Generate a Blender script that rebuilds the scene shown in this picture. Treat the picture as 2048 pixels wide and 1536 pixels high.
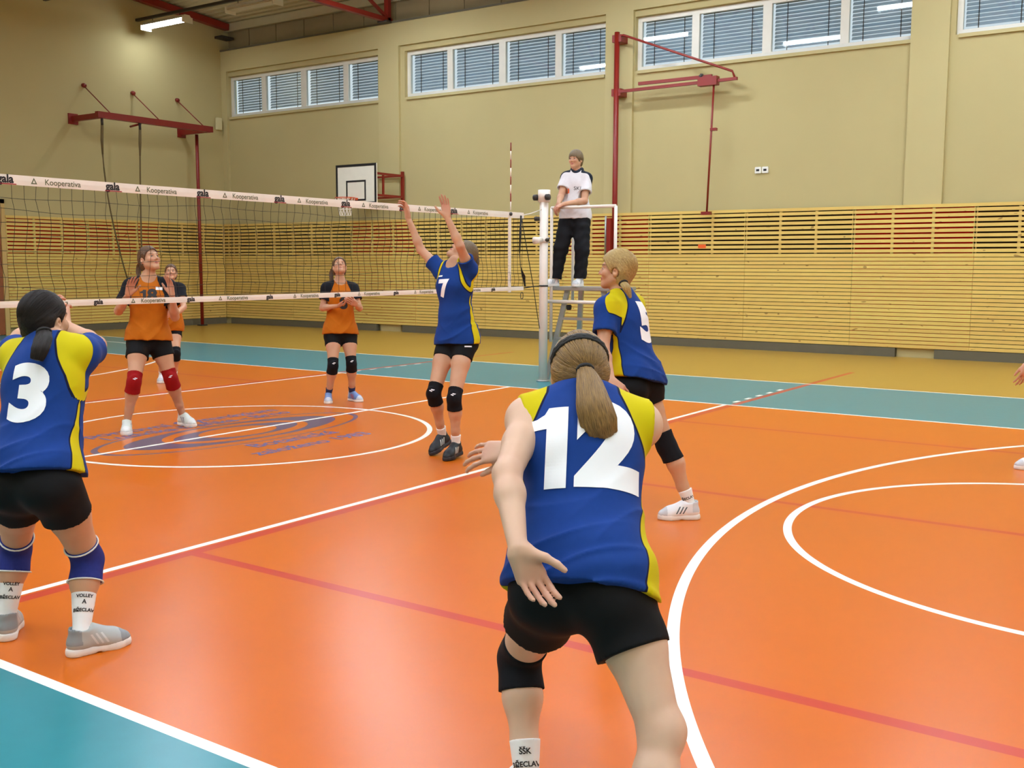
import bpy, bmesh, math, random
import numpy as np
from mathutils import Vector, Matrix
from mathutils.bvhtree import BVHTree

# ------------------------------------------------------------------ scene, camera, sky, exposure
for _o in list(bpy.data.objects):
    bpy.data.objects.remove(_o)
SC = bpy.context.scene
COL = SC.collection
random.seed(5)
RNG = np.random.default_rng(5)

CAM = np.array([7.6545, -6.6064, 1.5655])
YAW, PITCH, ROLL, FPX = 0.602606, -0.113103, 0.0031746, 2092.98
_f = np.array([-math.sin(YAW) * math.cos(PITCH), math.cos(YAW) * math.cos(PITCH), math.sin(PITCH)])
_r = np.cross(_f, [0, 0, 1]); _r /= np.linalg.norm(_r)
_u = np.cross(_r, _f)
RIGHT = _r * math.cos(ROLL) + _u * math.sin(ROLL)
UPV = _u * math.cos(ROLL) - _r * math.sin(ROLL)
FWD = _f
cam_data = bpy.data.cameras.new('camera')
cam_data.sensor_width = 36.0
cam_data.lens = FPX / 2048 * 36.0
cam_data.clip_start = 0.05
cam_data.clip_end = 200
cam = bpy.data.objects.new('camera', cam_data)
COL.objects.link(cam)
cam.matrix_world = Matrix(((RIGHT[0], UPV[0], -FWD[0], CAM[0]), (RIGHT[1], UPV[1], -FWD[1], CAM[1]),
                           (RIGHT[2], UPV[2], -FWD[2], CAM[2]), (0, 0, 0, 1)))
SC.camera = cam

SC.view_settings.view_transform = 'Standard'
SC.view_settings.look = 'None'
SC.view_settings.gamma = 1.0
SC.view_settings.use_curve_mapping = False
SC.view_settings.exposure = 0.0
LAMP_STRENGTH = 74.0
LAMP_COLOR = (1.0, 1.12, 1.30, 1)

world = bpy.data.worlds.new('overcast_sky')
SC.world = world
world.use_nodes = True
world.node_tree.nodes['Background'].inputs[0].default_value = (0.93, 0.97, 1.0, 1)
world.node_tree.nodes['Background'].inputs[1].default_value = 1.05


def at(px, py, depth):
    """the point seen at pixel (px, py) of the 2048x1536 photograph at a given distance along the view axis"""
    return CAM + depth * (FWD + RIGHT * (px - 1024) / FPX - UPV * (py - 768) / FPX)


# ------------------------------------------------------------------ materials
def lin(c):
    return tuple(((v / 255) / 12.92 if v / 255 <= 0.04045 else ((v / 255 + 0.055) / 1.055) ** 2.4) for v in c) + (1,)


class NT:
    """small helper to write node trees as expressions"""
    def __init__(s, name, rough=0.5, spec=0.5, metal=0.0):
        s.m = bpy.data.materials.new(name)
        s.m.use_nodes = True
        s.t = s.m.node_tree
        s.b = s.t.nodes['Principled BSDF']
        s.b.inputs['Roughness'].default_value = rough
        s.b.inputs['Specular IOR Level'].default_value = spec
        s.b.inputs['Metallic'].default_value = metal

    def link(s, v, sock):
        if hasattr(v, 'links'):
            s.t.links.new(v, sock)
        else:
            sock.default_value = v

    def math(s, op, a, b=0.0, c=0.0, clamp=False):
        n = s.t.nodes.new('ShaderNodeMath'); n.operation = op; n.use_clamp = clamp
        for i, v in enumerate((a, b, c)):
            s.link(v, n.inputs[i])
        return n.outputs[0]

    def mix(s, f, a, b):
        n = s.t.nodes.new('ShaderNodeMix'); n.data_type = 'RGBA'
        s.link(f, n.inputs[0]); s.link(a, n.inputs[6]); s.link(b, n.inputs[7])
        return n.outputs[2]

    def attr(s, name, out='Fac'):
        n = s.t.nodes.new('ShaderNodeAttribute'); n.attribute_name = name
        return n.outputs[out]

    def coord(s, out='Object'):
        return s.t.nodes.new('ShaderNodeTexCoord').outputs[out]

    def pos(s):
        return s.t.nodes.new('ShaderNodeNewGeometry').outputs['Position']

    def xyz(s, v):
        n = s.t.nodes.new('ShaderNodeSeparateXYZ'); s.link(v, n.inputs[0])
        return n.outputs

    def mapping(s, v, scale):
        n = s.t.nodes.new('ShaderNodeMapping'); s.link(v, n.inputs[0]); n.inputs['Scale'].default_value = scale
        return n.outputs[0]

    def noise(s, v, scale, detail=3.0, rough=0.5):
        n = s.t.nodes.new('ShaderNodeTexNoise'); s.link(v, n.inputs['Vector'])
        n.inputs['Scale'].default_value = scale; n.inputs['Detail'].default_value = detail
        n.inputs['Roughness'].default_value = rough
        return n.outputs['Fac']

    def ramp(s, v, a, b):
        n = s.t.nodes.new('ShaderNodeMapRange'); s.link(v, n.inputs[0])
        n.inputs[1].default_value = a; n.inputs[2].default_value = b
        return n.outputs[0]

    def bump(s, h, strength, dist=0.01):
        n = s.t.nodes.new('ShaderNodeBump'); s.link(h, n.inputs['Height'])
        n.inputs['Strength'].default_value = strength; n.inputs['Distance'].default_value = dist
        s.t.links.new(n.outputs[0], s.b.inputs['Normal'])

    def color(s, v):
        s.link(v, s.b.inputs['Base Color'])
        return s.m


def plain(name, c, rough=0.5, spec=0.5, metal=0.0, vary=0.06, scale=6.0):
    """one colour with a faint procedural variation"""
    n = NT(name, rough, spec, metal)
    c = lin(c)
    d = tuple(v * (1 - vary) for v in c[:3]) + (1,)
    e = tuple(min(1, v * (1 + vary)) for v in c[:3]) + (1,)
    return n.color(n.mix(n.noise(n.coord(), scale), d, e))


M = {}
M['plaster'] = plain('cream_plaster', (188, 174, 124), 0.85, 0.2, vary=0.03, scale=1.5)
M['pilaster'] = plain('cream_paint', (192, 178, 128), 0.8, 0.2, vary=0.03, scale=1.5)
M['panel_wall'] = plain('ochre_cladding', (150, 134, 96), 0.7, 0.3, vary=0.05)
M['seam'] = plain('dark_seam', (96, 80, 52), 0.8)
M['red_steel'] = plain('red_painted_steel', (132, 31, 20), 0.4, 0.5)
M['white_frame'] = plain('white_plastic_frame', (226, 222, 206), 0.45)
M['white_steel'] = plain('white_painted_steel', (236, 228, 214), 0.35)
M['alu'] = plain('brushed_aluminium', (176, 180, 178), 0.35, 0.5, 0.6)
M['dark_metal'] = plain('dark_metal', (52, 46, 40), 0.5)
M['grey_sheet'] = plain('grey_corrugated_sheet', (182, 172, 134), 0.5, 0.5)
M['black'] = plain('black_strap', (22, 21, 20), 0.7)
M['net_cord'] = plain('dark_net_cord', (44, 40, 26), 0.8)
M['net_band'] = plain('white_net_band', (236, 226, 210), 0.7)
M['letter_black'] = plain('black_print', (24, 20, 22), 0.7)
M['letter_green'] = plain('green_print', (92, 96, 60), 0.7)
M['letter_red'] = plain('red_print', (150, 30, 40), 0.7)
M['dark_gap'] = plain('dark_skirting', (98, 92, 72), 0.7)
M['batten'] = plain('pale_batten', (205, 172, 104), 0.7)
M['felt_dark'] = plain('dark_felt', (52, 34, 14), 0.95, 0.1)
M['felt_red'] = plain('red_felt', (190, 16, 12), 0.95, 0.1)
M['rope'] = plain('brown_rope', (112, 96, 62), 0.9)
M['cream_plastic'] = plain('cream_plastic_box', (216, 206, 160), 0.5)
M['white_plastic'] = plain('white_plastic_socket', (238, 236, 226), 0.4)
M['orange_sticker'] = plain('orange_sticker', (236, 96, 30), 0.6)
M['door_wood'] = plain('brown_door_wood', (150, 84, 46), 0.5, vary=0.15, scale=12)
M['blind'] = plain('grey_blue_blind', (176, 184, 190), 0.5, 0.4)
M['white_board'] = plain('white_board', (236, 232, 214), 0.4)
M['rim_orange'] = plain('orange_rim', (214, 84, 30), 0.4)
M['number_white'] = plain('white_number_print', (247, 249, 251), 0.6)
M['number_black'] = plain('black_number_print', (30, 24, 20), 0.6)

M['collar'] = plain('navy_collar', (28, 36, 52), 0.8)
# emitting tube cover, glass
_n = NT('lit_lamp_cover')
_n.b.inputs['Base Color'].default_value = (0.9, 0.9, 0.9, 1)
_n.b.inputs['Emission Color'].default_value = LAMP_COLOR
_n.b.inputs['Emission Strength'].default_value = LAMP_STRENGTH
M['lamp_on'] = _n.m
_n = NT('dim_lamp_cover')
_n.b.inputs['Base Color'].default_value = (0.9, 0.9, 0.9, 1)
_n.b.inputs['Emission Color'].default_value = LAMP_COLOR
_n.b.inputs['Emission Strength'].default_value = LAMP_STRENGTH * .32
M['lamp_dim'] = _n.m
M['lamp_off'] = plain('unlit_lamp_cover', (196, 190, 168), 0.4)
_n = NT('window_glass', 0.0)
_n.t.nodes.remove(_n.b)
_g = _n.t.nodes.new('ShaderNodeBsdfGlossy'); _g.inputs['Roughness'].default_value = 0.02
_tr = _n.t.nodes.new('ShaderNodeBsdfTransparent'); _tr.inputs[0].default_value = (0.86, 0.92, 0.94, 1)
_lw = _n.t.nodes.new('ShaderNodeLayerWeight')
_f5 = _n.math('MULTIPLY_ADD', _n.math('POWER', _lw.outputs['Facing'], 3.0), 0.8, 0.09)
_mx = _n.t.nodes.new('ShaderNodeMixShader')
_n.t.links.new(_f5, _mx.inputs[0]); _n.t.links.new(_tr.outputs[0], _mx.inputs[1]); _n.t.links.new(_g.outputs[0], _mx.inputs[2])
_n.t.links.new(_mx.outputs[0], _n.t.nodes['Material Output'].inputs[0])
M['glass'] = _n.m

# pine slats: grain along the slat, knots, each slat a little different
_n = NT('pine_slat', 0.45, 0.35)
_info = _n.t.nodes.new('ShaderNodeObjectInfo')
_c = _n.coord()
_add = _n.t.nodes.new('ShaderNodeVectorMath'); _add.operation = 'ADD'
_mul = _n.t.nodes.new('ShaderNodeVectorMath'); _mul.operation = 'SCALE'; _mul.inputs['Scale'].default_value = 40.0
_cmb = _n.t.nodes.new('ShaderNodeCombineXYZ')
for _i in range(3):
    _n.t.links.new(_info.outputs['Random'], _cmb.inputs[_i])
_n.t.links.new(_cmb.outputs[0], _mul.inputs[0]); _n.t.links.new(_c, _add.inputs[0]); _n.t.links.new(_mul.outputs[0], _add.inputs[1])
_grain = _n.noise(_n.mapping(_add.outputs[0], (1.5, 30, 30)), 3.0, 4)
_base = _n.mix(_grain, lin((212, 178, 88)), lin((240, 212, 122)))
_base = _n.mix(_n.math('MULTIPLY', _info.outputs['Random'], 0.35), _base, lin((206, 158, 84)))
_knot = _n.ramp(_n.noise(_n.mapping(_add.outputs[0], (9, 22, 22)), 1.0, 0), 0.80, 0.83)
M['pine'] = _n.color(_n.mix(_n.math('MULTIPLY', _knot, 0.6), _base, lin((120, 74, 34))))

# ------------------------------------------------------------------ floor paint: zones, court lines, centre emblem
_n = NT('painted_sports_floor', 0.3, 0.28)
_X, _Y, _Z = _n.xyz(_n.pos())


def rect(x0, x1, y0, y1):
    a = _n.math('COMPARE', _X, (x0 + x1) / 2, abs(x1 - x0) / 2)
    b = _n.math('COMPARE', _Y, (y0 + y1) / 2, abs(y1 - y0) / 2)
    return _n.math('MULTIPLY', a, b)


def ell(cx, cy, ax, ay):
    a = _n.math('MULTIPLY', _n.math('SUBTRACT', _X, cx), 1 / ax)
    b = _n.math('MULTIPLY', _n.math('SUBTRACT', _Y, cy), 1 / ay)
    return _n.math('SQRT', _n.math('ADD', _n.math('MULTIPLY', a, a), _n.math('MULTIPLY', b, b)))


def ring(cx, cy, r, w):
    return _n.math('COMPARE', ell(cx, cy, 1, 1), r, w / 2)


def union(*ms):
    o = ms[0]
    for m in ms[1:]:
        o = _n.math('MAXIMUM', o, m)
    return o


_mot = _n.noise(_n.pos(), 9, 3)
_mot2 = _n.noise(_n.pos(), 1.3, 3)
TAN = _n.mix(_mot, lin((170, 134, 50)), lin((178, 142, 58)))
BLUE = _n.mix(_mot, lin((46, 126, 134)), lin((56, 136, 144)))
ORANGE = _n.mix(_mot, lin((203, 99, 12)), lin((207, 103, 18)))
ORANGE = _n.mix(_n.math('MULTIPLY', _mot2, 0.25), ORANGE, lin((203, 95, 11)))
fc = _n.mix(rect(-15, 15, -7.1, 7.1), TAN, BLUE)
fc = _n.mix(rect(-13, 13, -4.5, 4.5), fc, ORANGE)
red = union(rect(3.02, 3.10, -12, 9.0), rect(-3.10, -3.02, -12, 9.0), rect(3.06, 14, -3.04, -2.97), rect(3.06, 14, 0.02, 0.08),
            rect(3.06, 14, 2.97, 3.04), rect(-14, -3.06, -3.04, -2.97), rect(-14, -3.06, 0.02, 0.08), rect(-14, -3.06, 2.97, 3.04))
fc = _n.mix(_n.math('MULTIPLY', red, 0.85), fc, lin((190, 50, 42)))
# emblem: outline ellipse and two nested eye rings
e_out = _n.math('COMPARE', ell(0, -0.03, 0.60, 1.47), 1.0, 0.022)
e1 = _n.math('MULTIPLY', _n.math('LESS_THAN', ell(0, -0.03, 0.47, 1.2), 1.0), _n.math('GREATER_THAN', ell(0, -0.03, 0.42, 0.80), 1.0))
e2 = _n.math('MULTIPLY', _n.math('LESS_THAN', ell(0, -0.03, 0.30, 0.70), 1.0), _n.math('GREATER_THAN', ell(0, -0.03, 0.25, 0.42), 1.0))
fc = _n.mix(_n.math('MULTIPLY', union(e_out, e1, e2), 0.9), fc, lin((76, 78, 110)))
w = 0.05
white = [rect(-9, 9, 4.45, 4.5), rect(-13, -9, 4.45, 4.5), rect(9, 13, 4.45, 4.5), rect(-13, 13, -4.5, -4.45), rect(-13.05, 13.05, 7.06, 7.11), rect(-13.05, 13.05, -7.11, -7.06),
         rect(-0.025, 0.025, -4.5, 4.5), rect(2.95, 3.0, -4.5, 4.5), rect(-3.0, -2.95, -4.5, 4.5),
         rect(8.95, 9, -4.5, 4.5), rect(-9, -8.95, -4.5, 4.5), rect(13, 13.05, -7.1, 7.1), rect(-13.05, -13, -7.1, 7.1),
         ring(0, 0, 1.78, 0.05), ring(7.22, 0, 1.79, 0.05), ring(-7.22, 0, 1.79, 0.05),
         _n.math('MULTIPLY', ring(11.4, 0, 6.22, 0.055), _n.math('LESS_THAN', _X, 11.4)),
         _n.math('MULTIPLY', ring(-11.4, 0, 6.22, 0.055), _n.math('GREATER_THAN', _X, -11.4))]
for k in range(5):
    for s in (1, -1):
        white.append(rect(s * 2.975 - 0.025, s * 2.975 + 0.025, 4.72 + 0.35 * k, 4.87 + 0.35 * k))
fc = _n.mix(union(*white), fc, lin((246, 243, 230)))
_n.b.inputs['Roughness'].default_value = 0.28
M['floor'] = _n.color(fc)


# ------------------------------------------------------------------ mesh helpers
def link_mesh(name, me, mat=None, parent=None, smooth=False):
    if mat is not None:
        me.materials.append(mat)
    if smooth:
        me.polygons.foreach_set('use_smooth', np.ones(len(me.polygons), dtype=bool))
    o = bpy.data.objects.new(name, me)
    COL.objects.link(o)
    if parent is not None:
        o.parent = parent
    return o


def mesh_of(name, verts, faces):
    me = bpy.data.meshes.new(name)
    me.from_pydata([tuple(map(float, v)) for v in verts], [], [tuple(map(int, f)) for f in faces])
    me.update()
    return me


_BF = [(0, 3, 2, 1), (4, 5, 6, 7), (0, 1, 5, 4), (1, 2, 6, 5), (2, 3, 7, 6), (3, 0, 4, 7)]


def box_vf(x0, x1, y0, y1, z0, z1):
    return [(x0, y0, z0), (x1, y0, z0), (x1, y1, z0), (x0, y1, z0), (x0, y0, z1), (x1, y0, z1), (x1, y1, z1), (x0, y1, z1)], _BF


def box(name, b, mat, parent=None, bevel=0.0):
    v, f = box_vf(*b)
    me = mesh_of(name, v, f)
    if bevel:
        bm = bmesh.new(); bm.from_mesh(me)
        bmesh.ops.bevel(bm, geom=bm.edges[:], offset=bevel, segments=2, affect='EDGES')
        bm.to_mesh(me); bm.free()
    return link_mesh(name, me, mat, parent)


def ring_pts(p, d, r, n, sq=1.0, up=None):
    d = Vector(d).normalized()
    a = Vector(up) if up is not None else (Vector((0, 0, 1)) if abs(d.z) < 0.95 else Vector((1, 0, 0)))
    x = d.cross(a).normalized(); y = x.cross(d).normalized()
    return [Vector(p) + x * (r * math.cos(2 * math.pi * i / n)) + y * (r * sq * math.sin(2 * math.pi * i / n)) for i in range(n)]


def tube_vf(path, r, n=8, sq=1.0, up=None):
    path = [Vector(q) for q in path]
    rs = r if hasattr(r, '__len__') else [r] * len(path)
    V, F = [], []
    for i, q in enumerate(path):
        d = (path[min(i + 1, len(path) - 1)] - path[max(i - 1, 0)])
        V += ring_pts(q, d, rs[i], n, sq, up)
    for i in range(len(path) - 1):
        for k in range(n):
            a, b = i * n + k, i * n + (k + 1) % n
            F.append((a, b, b + n, a + n))
    F.append(tuple(range(n - 1, -1, -1))); F.append(tuple(range(len(V) - n, len(V))))
    return V, F


def tube(name, path, r, mat, parent=None, n=8, sq=1.0, up=None, smooth=True):
    V, F = tube_vf(path, r, n, sq, up)
    return link_mesh(name, mesh_of(name, V, F), mat, parent, smooth)


def beam(name, a, b, wdt, hgt, mat, parent=None, up=(0, 0, 1)):
    """rectangular bar from a to b"""
    a, b = Vector(a), Vector(b)
    d = (b - a).normalized(); u = Vector(up)
    if abs(d.dot(u)) > 0.98:
        u = Vector((0, 1, 0))
    x = d.cross(u).normalized(); y = x.cross(d).normalized()
    V = []
    for q in (a, b):
        for sx, sy in ((-1, -1), (1, -1), (1, 1), (-1, 1)):
            V.append(q + x * (sx * wdt / 2) + y * (sy * hgt / 2))
    return link_mesh(name, mesh_of(name, V, _BF), mat, parent)


def empty(name, loc, label, cat, group=None):
    o = bpy.data.objects.new(name, None)
    COL.objects.link(o)
    o.location = loc
    o.empty_display_size = 0.1
    o['label'] = label; o['category'] = cat
    if group:
        o['group'] = group
    return o


def rel(o):
    """children of an Empty are modelled in world coordinates: cancel the Empty's offset"""
    bpy.context.view_layer.update()
    for c in o.children:
        c.matrix_parent_inverse = Matrix.Translation(-o.location)


def struct(o):
    o['kind'] = 'structure'
    return o


def text_mesh(s, size, bold=0.0, shear=0.0, spacing=1.0, align='CENTER', depth=0.0, width=1.0):
    cu = bpy.data.curves.new('t', 'FONT')
    cu.body = s; cu.size = size; cu.offset = bold; cu.shear = shear; cu.space_character = spacing
    cu.align_x = align; cu.align_y = 'CENTER'; cu.extrude = depth; cu.resolution_u = 6
    o = bpy.data.objects.new('t', cu); COL.objects.link(o)
    dg = bpy.context.evaluated_depsgraph_get()
    me = bpy.data.meshes.new_from_object(o.evaluated_get(dg))
    bpy.data.objects.remove(o); bpy.data.curves.remove(cu)
    if width != 1.0:
        for v in me.vertices:
            v.co.x *= width
    return me


def place_text(name, s, size, loc, xdir, ydir, mat, parent, **kw):
    me = text_mesh(s, size, **kw)
    me.materials.clear()
    x, y = Vector(xdir), Vector(ydir); z = x.cross(y)
    me.transform(Matrix(((x.x, y.x, z.x, loc[0]), (x.y, y.y, z.y, loc[1]), (x.z, y.z, z.z, loc[2]), (0, 0, 0, 1))))
    return link_mesh(name, me, mat, parent)

# ------------------------------------------------------------------ the hall
XL, XR, YN, YF = -14.55, 14.55, -12.2, 12.2           # inner faces of the hall
WF = 12.27                                            # wall field behind the pilasters
floor = struct(link_mesh('floor', mesh_of('floor', [(XL - .3, YN - .3, 0), (XR + .3, YN - .3, 0), (XR + .3, YF + .4, 0), (XL - .3, YF + .4, 0)], [(0, 1, 2, 3)]), M['floor']))
M['floor_text'] = plain('blue_floor_lettering', (92, 88, 140), 0.35)
for s, x, y, sz, wd in (('Sportovní Gymnázium', -0.84, -0.02, 0.27, 1.0), ('Ludvíka Daňka - Brno', -0.60, 0.05, 0.25, 1.0),
                        ('Botanická', 0.74, -0.03, 0.26, 1.0), ('založeno 1983', 1.05, -0.08, 0.24, 1.0)):
    place_text('floor_lettering', s, sz, (x, y, 0.0012), (0, 1, 0), (-1, 0, 0), M['floor_text'], floor, bold=0.004, width=wd)

BAYS = [(-11.70, 1), (-5.68, 2), (0.26, 3), (6.22, 4)]
PIL = [-14.66, -8.78, -2.73, 3.17, 9.15, 14.66]
WZ0, WZ1 = 5.38, 6.42
# wall with window openings, one connected mesh
xs = [XL - .3] + sorted([c - 2.66 for c, _ in BAYS] + [c + 2.66 for c, _ in BAYS]) + [XR + .3]
zs = [0.0, WZ0, WZ1, 7.05]
V, F = [], []
for z in zs:
    for x in xs:
        V.append((x, WF, z))
nx = len(xs)
for j in range(3):
    for i in range(nx - 1):
        if j == 1 and i % 2 == 1:
            continue
        F.append((j * nx + i, j * nx + i + 1, (j + 1) * nx + i + 1, (j + 1) * nx + i))
me = mesh_of('wall_back', V, F)
wall_back = struct(link_mesh('wall_back', me, M['plaster']))
md = wall_back.modifiers.new('thickness', 'SOLIDIFY'); md.thickness = 0.28; md.offset = -1.0
n_trim = 1
for x in PIL:
    struct(box('trim_%d' % n_trim, (x - .31, x + .31, YF - 0.0, WF + .02, 0, 6.541), M['pilaster'])); n_trim += 1
struct(box('trim_%d' % n_trim, (XL, XR, YF, WF + .02, 6.54, 7.06), M['pilaster'])); n_trim += 1     # ring beam
struct(box('trim_%d' % n_trim, (XL, XR, YF - .02, WF + .28, 7.06, 7.10), M['dark_gap'])); n_trim += 1   # ledge
for c, _ in BAYS:
    struct(box('trim_%d' % n_trim, (c - 2.6, c + 2.6, WF - .05, WF + .2, WZ0 - .06, WZ0 + .0), M['pilaster'])); n_trim += 1   # sill
# clerestory cladding above the ledge, in panels with dark seams
clad = struct(box('wall_upper_back', (XL - .3, XR + .3, WF + .24, WF + .34, 7.05, 8.6), M['seam']))
x = XL - .2
while x < XR:
    box('cladding_panel', (x + .012, x + .985, WF + .215, WF + .245, 7.1, 8.5), M['panel_wall'], clad)
    x += 0.995
wall_left = struct(link_mesh('wall_left', mesh_of('wall_left', *box_vf(XL - .3, XL, YN - .3, YF + .3, 0, 8.9)), M['plaster']))
wall_right = struct(link_mesh('wall_right', mesh_of('wall_right', *box_vf(XR, XR + .3, YN - .3, YF + .3, 0, 8.9)), M['plaster']))
wall_front = struct(link_mesh('wall_front', mesh_of('wall_front', *box_vf(XL - .3, XR + .3, YN - .3, YN, 0, 8.9)), M['plaster']))

# corrugated roof, low pitch from a ridge over the court axis
ZE, ZR = 7.78, 8.75


def roof_z(y):
    return ZE + (ZR - ZE) * (1 - abs(y) / 12.5)


V, F = [], []
ys, zo = [], []
y = -12.6
prof = [(0.0, 0.0), (0.10, 0.0), (0.13, 0.045), (0.19, 0.045), (0.22, 0.0)]
while y < 12.6:
    for dy, dz in prof[:-1]:
        ys.append(min(y + dy, 12.6)); zo.append(dz)
    y += 0.22
for yy, dz in zip(ys, zo):
    for xx in (XL - .3, XR + .3):
        V.append((xx, yy, roof_z(yy) + dz))
for i in range(len(ys) - 1):
    F.append((2 * i, 2 * i + 1, 2 * i + 3, 2 * i + 2))
struct(link_mesh('ceiling', mesh_of('ceiling', V, F), M['grey_sheet']))
struct(beam('trim_%d' % n_trim, (XL, WF + .1, ZE - .10), (XR, WF + .1, ZE - .10), 0.10, 0.20, M['grey_sheet'])); n_trim += 1

# red roof trusses every six metres; the first one is a plain rafter on the end wall
for i, x in enumerate([-14.38, -8.78, -2.73, 3.17, 9.15]):
    t = empty('roof_truss', (x, 0, 7.1), 'red steel rafter running up along the left end wall' if i == 0 else
              ('red steel roof truss ending above the second pilaster, nearest the lit lamp' if i == 1 else 'red steel roof truss overhead'), 'truss',
              None if i < 2 else 'roof trusses above the court')
    zc = lambda yy: roof_z(yy) - 0.12
    for s in (1, -1):
        beam('top_chord', (x, s * 12.3, zc(12.3)), (x, 0, zc(0)), 0.16, 0.16, M['red_steel'], t)
        if i:
            beam('bottom_chord', (x, s * 12.3, 7.14), (x, 0, 7.14), 0.12, 0.10, M['red_steel'], t)
            yv = 12.2
            beam('end_post', (x, s * yv, 7.1), (x, s * yv, zc(yv)), 0.12, 0.10, M['red_steel'], t)
            for k in range(5):
                ya, yb = 12.2 - k * 2.4, 12.2 - (k + 1) * 2.4
                beam('web_bar', (x, s * ya, 7.18), (x, s * (ya - 1.2), zc(ya - 1.2)), 0.06, 0.06, M['red_steel'], t)
                beam('web_bar', (x, s * (ya - 1.2), zc(ya - 1.2)), (x, s * yb, 7.18), 0.06, 0.06, M['red_steel'], t)
    box('bearing_plate', (x - .14, x + .14, 12.0, 12.4, 7.36 if i == 0 else 7.06, 7.42 if i == 0 else 7.10), M['dark_metal'], t)
    rel(t)

# lamps: long fixtures on conduits that run along the hall
def lamp(x, y, z, lit, label, group=None):
    t = empty('ceiling_lamp', (x, y, z), label, 'lamp', group)
    V = [(-.76, -.14, 0), (.76, -.14, 0), (.76, .14, 0), (-.76, .14, 0), (-.76, -.07, .08), (.76, -.07, .08), (.76, .07, .08), (-.76, .07, .08)]
    link_mesh('housing', mesh_of('housing', V, _BF), M['white_frame'], t)
    box('lamp_cover', (-.74, .74, -.125, .125, -.035, -.002), (M['lamp_dim'] if group is None else M['lamp_on']) if lit else M['lamp_off'], t, 0.01)
    for sx in (-.765, .75):
        box('end_cap', (sx, sx + .015, -.15, .15, -.10, .03), M['white_frame'], t)
    for sx in (-.5, .5):
        tube('hanger', [(sx, 0, .07), (sx, 0, .16)], 0.008, M['dark_metal'], t, 6)


ROWS = [9.68, 7.3, 4.9, 2.5, -2.5, -4.9, -7.3, -9.7]
for ri, y in enumerate(ROWS):
    z = 7.20
    c = beam('conduit', (XL, y, z + .19), (XR, y, z + .19), 0.07, 0.06, M['dark_metal'])
    c['label'] = ['dark cable conduit carrying the lit lamp beside the left end wall', 'short dark conduit at the upper left corner above the rings frame'][ri] if ri < 2 else 'dark cable conduit under the roof'
    c['category'] = 'conduit'
    if ri > 1:
        c['group'] = 'lamp conduits under the roof'
    for k in range(5):
        xk = -13.44 + 6.0 * k + (3.0 if ri % 2 else 0.0)
        first = (ri == 0 and k == 0)
        lamp(xk, y, z, first or xk > -9.0, 'lit fluorescent lamp glowing white near the left end wall' if first else 'lit fluorescent lamp in a row under the roof', None if first else 'lit roof lamps')
        if k < 4 and ri == 0:
            lamp(xk + 3.0, y, z, False, 'unlit pale lamp under the roof, right of the lit one' if k == 0 else 'unlit lamp in a row under the roof', None if k == 0 else 'unlit roof lamps')

# windows: four panes a bay, outside venetian blinds
slat_me = mesh_of('slat', [(-.5, 0, 0), (.5, 0, 0), (.5, .035, .005), (-.5, .035, .005), (.5, .07, 0), (-.5, .07, 0)], [(0, 1, 2, 3), (3, 2, 4, 5)])
slat_me.materials.append(M['blind'])
for c, nb in BAYS:
    w = bpy.data.objects.new('window_%d' % nb, None); COL.objects.link(w); w['kind'] = 'structure'
    w.location = (c, WF + .15, WZ0)
    yf = WF + .10
    z0, z1 = WZ0 + .005, WZ1 - .005
    box('window_frame', (c - 2.66, c + 2.66, yf, yf + .07, z0, z0 + .085), M['white_frame'], w)
    box('window_frame', (c - 2.66, c + 2.66, yf, yf + .07, z1 - .085, z1), M['white_frame'], w)
    for x0, x1 in ((-2.66, -2.57), (-1.50, -1.35), (-.085, .085), (1.35, 1.50), (2.57, 2.66)):
        box('mullion', (c + x0, c + x1, yf - .004, yf + .074, z0 + .08, z1 - .08), M['white_frame'], w)
    for x0, x1 in ((-2.57, -1.50), (-1.35, -.085), (.085, 1.35), (1.50, 2.57)):
        struct_pane = box('pane', (c + x0, c + x1, yf + .03, yf + .04, z0 + .085, z1 - .085), M['glass'], w)
        b = bpy.data.objects.new('blind', None); COL.objects.link(b); b.parent = w
        for k in range(13):
            s = bpy.data.objects.new('slat', slat_me); COL.objects.link(s); s.parent = b
            s.scale = (x1 - x0 - .03, 1, 1)
            s.location = (c + (x0 + x1) / 2 - w.location.x * 0, yf + .13, z1 - .09 - .066 * k)
            s.rotation_euler = (math.radians(61), 0, 0)
        for q in (.2, .8):
            tube('blind_cord', [(c + x0 + (x1 - x0) * q, yf + .12, z0 + .07), (c + x0 + (x1 - x0) * q, yf + .12, z1 - .07)], 0.008, M['dark_metal'], b, 5)
    for ch in w.children:
        ch.matrix_parent_inverse = Matrix.Translation(-w.location)

# ------------------------------------------------------------------ pine slat cladding
TOPZ, LOZ, BOTZ = 2.58, 1.79, 0.16
up_me = mesh_of('slat', *box_vf(-.998, .998, -.011, .011, -.0275, .0275)); up_me.materials.append(M['pine'])
lo_me = mesh_of('slat', *box_vf(-.998, .998, -.011, .011, -.0288, .0288)); lo_me.materials.append(M['pine'])


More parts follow.
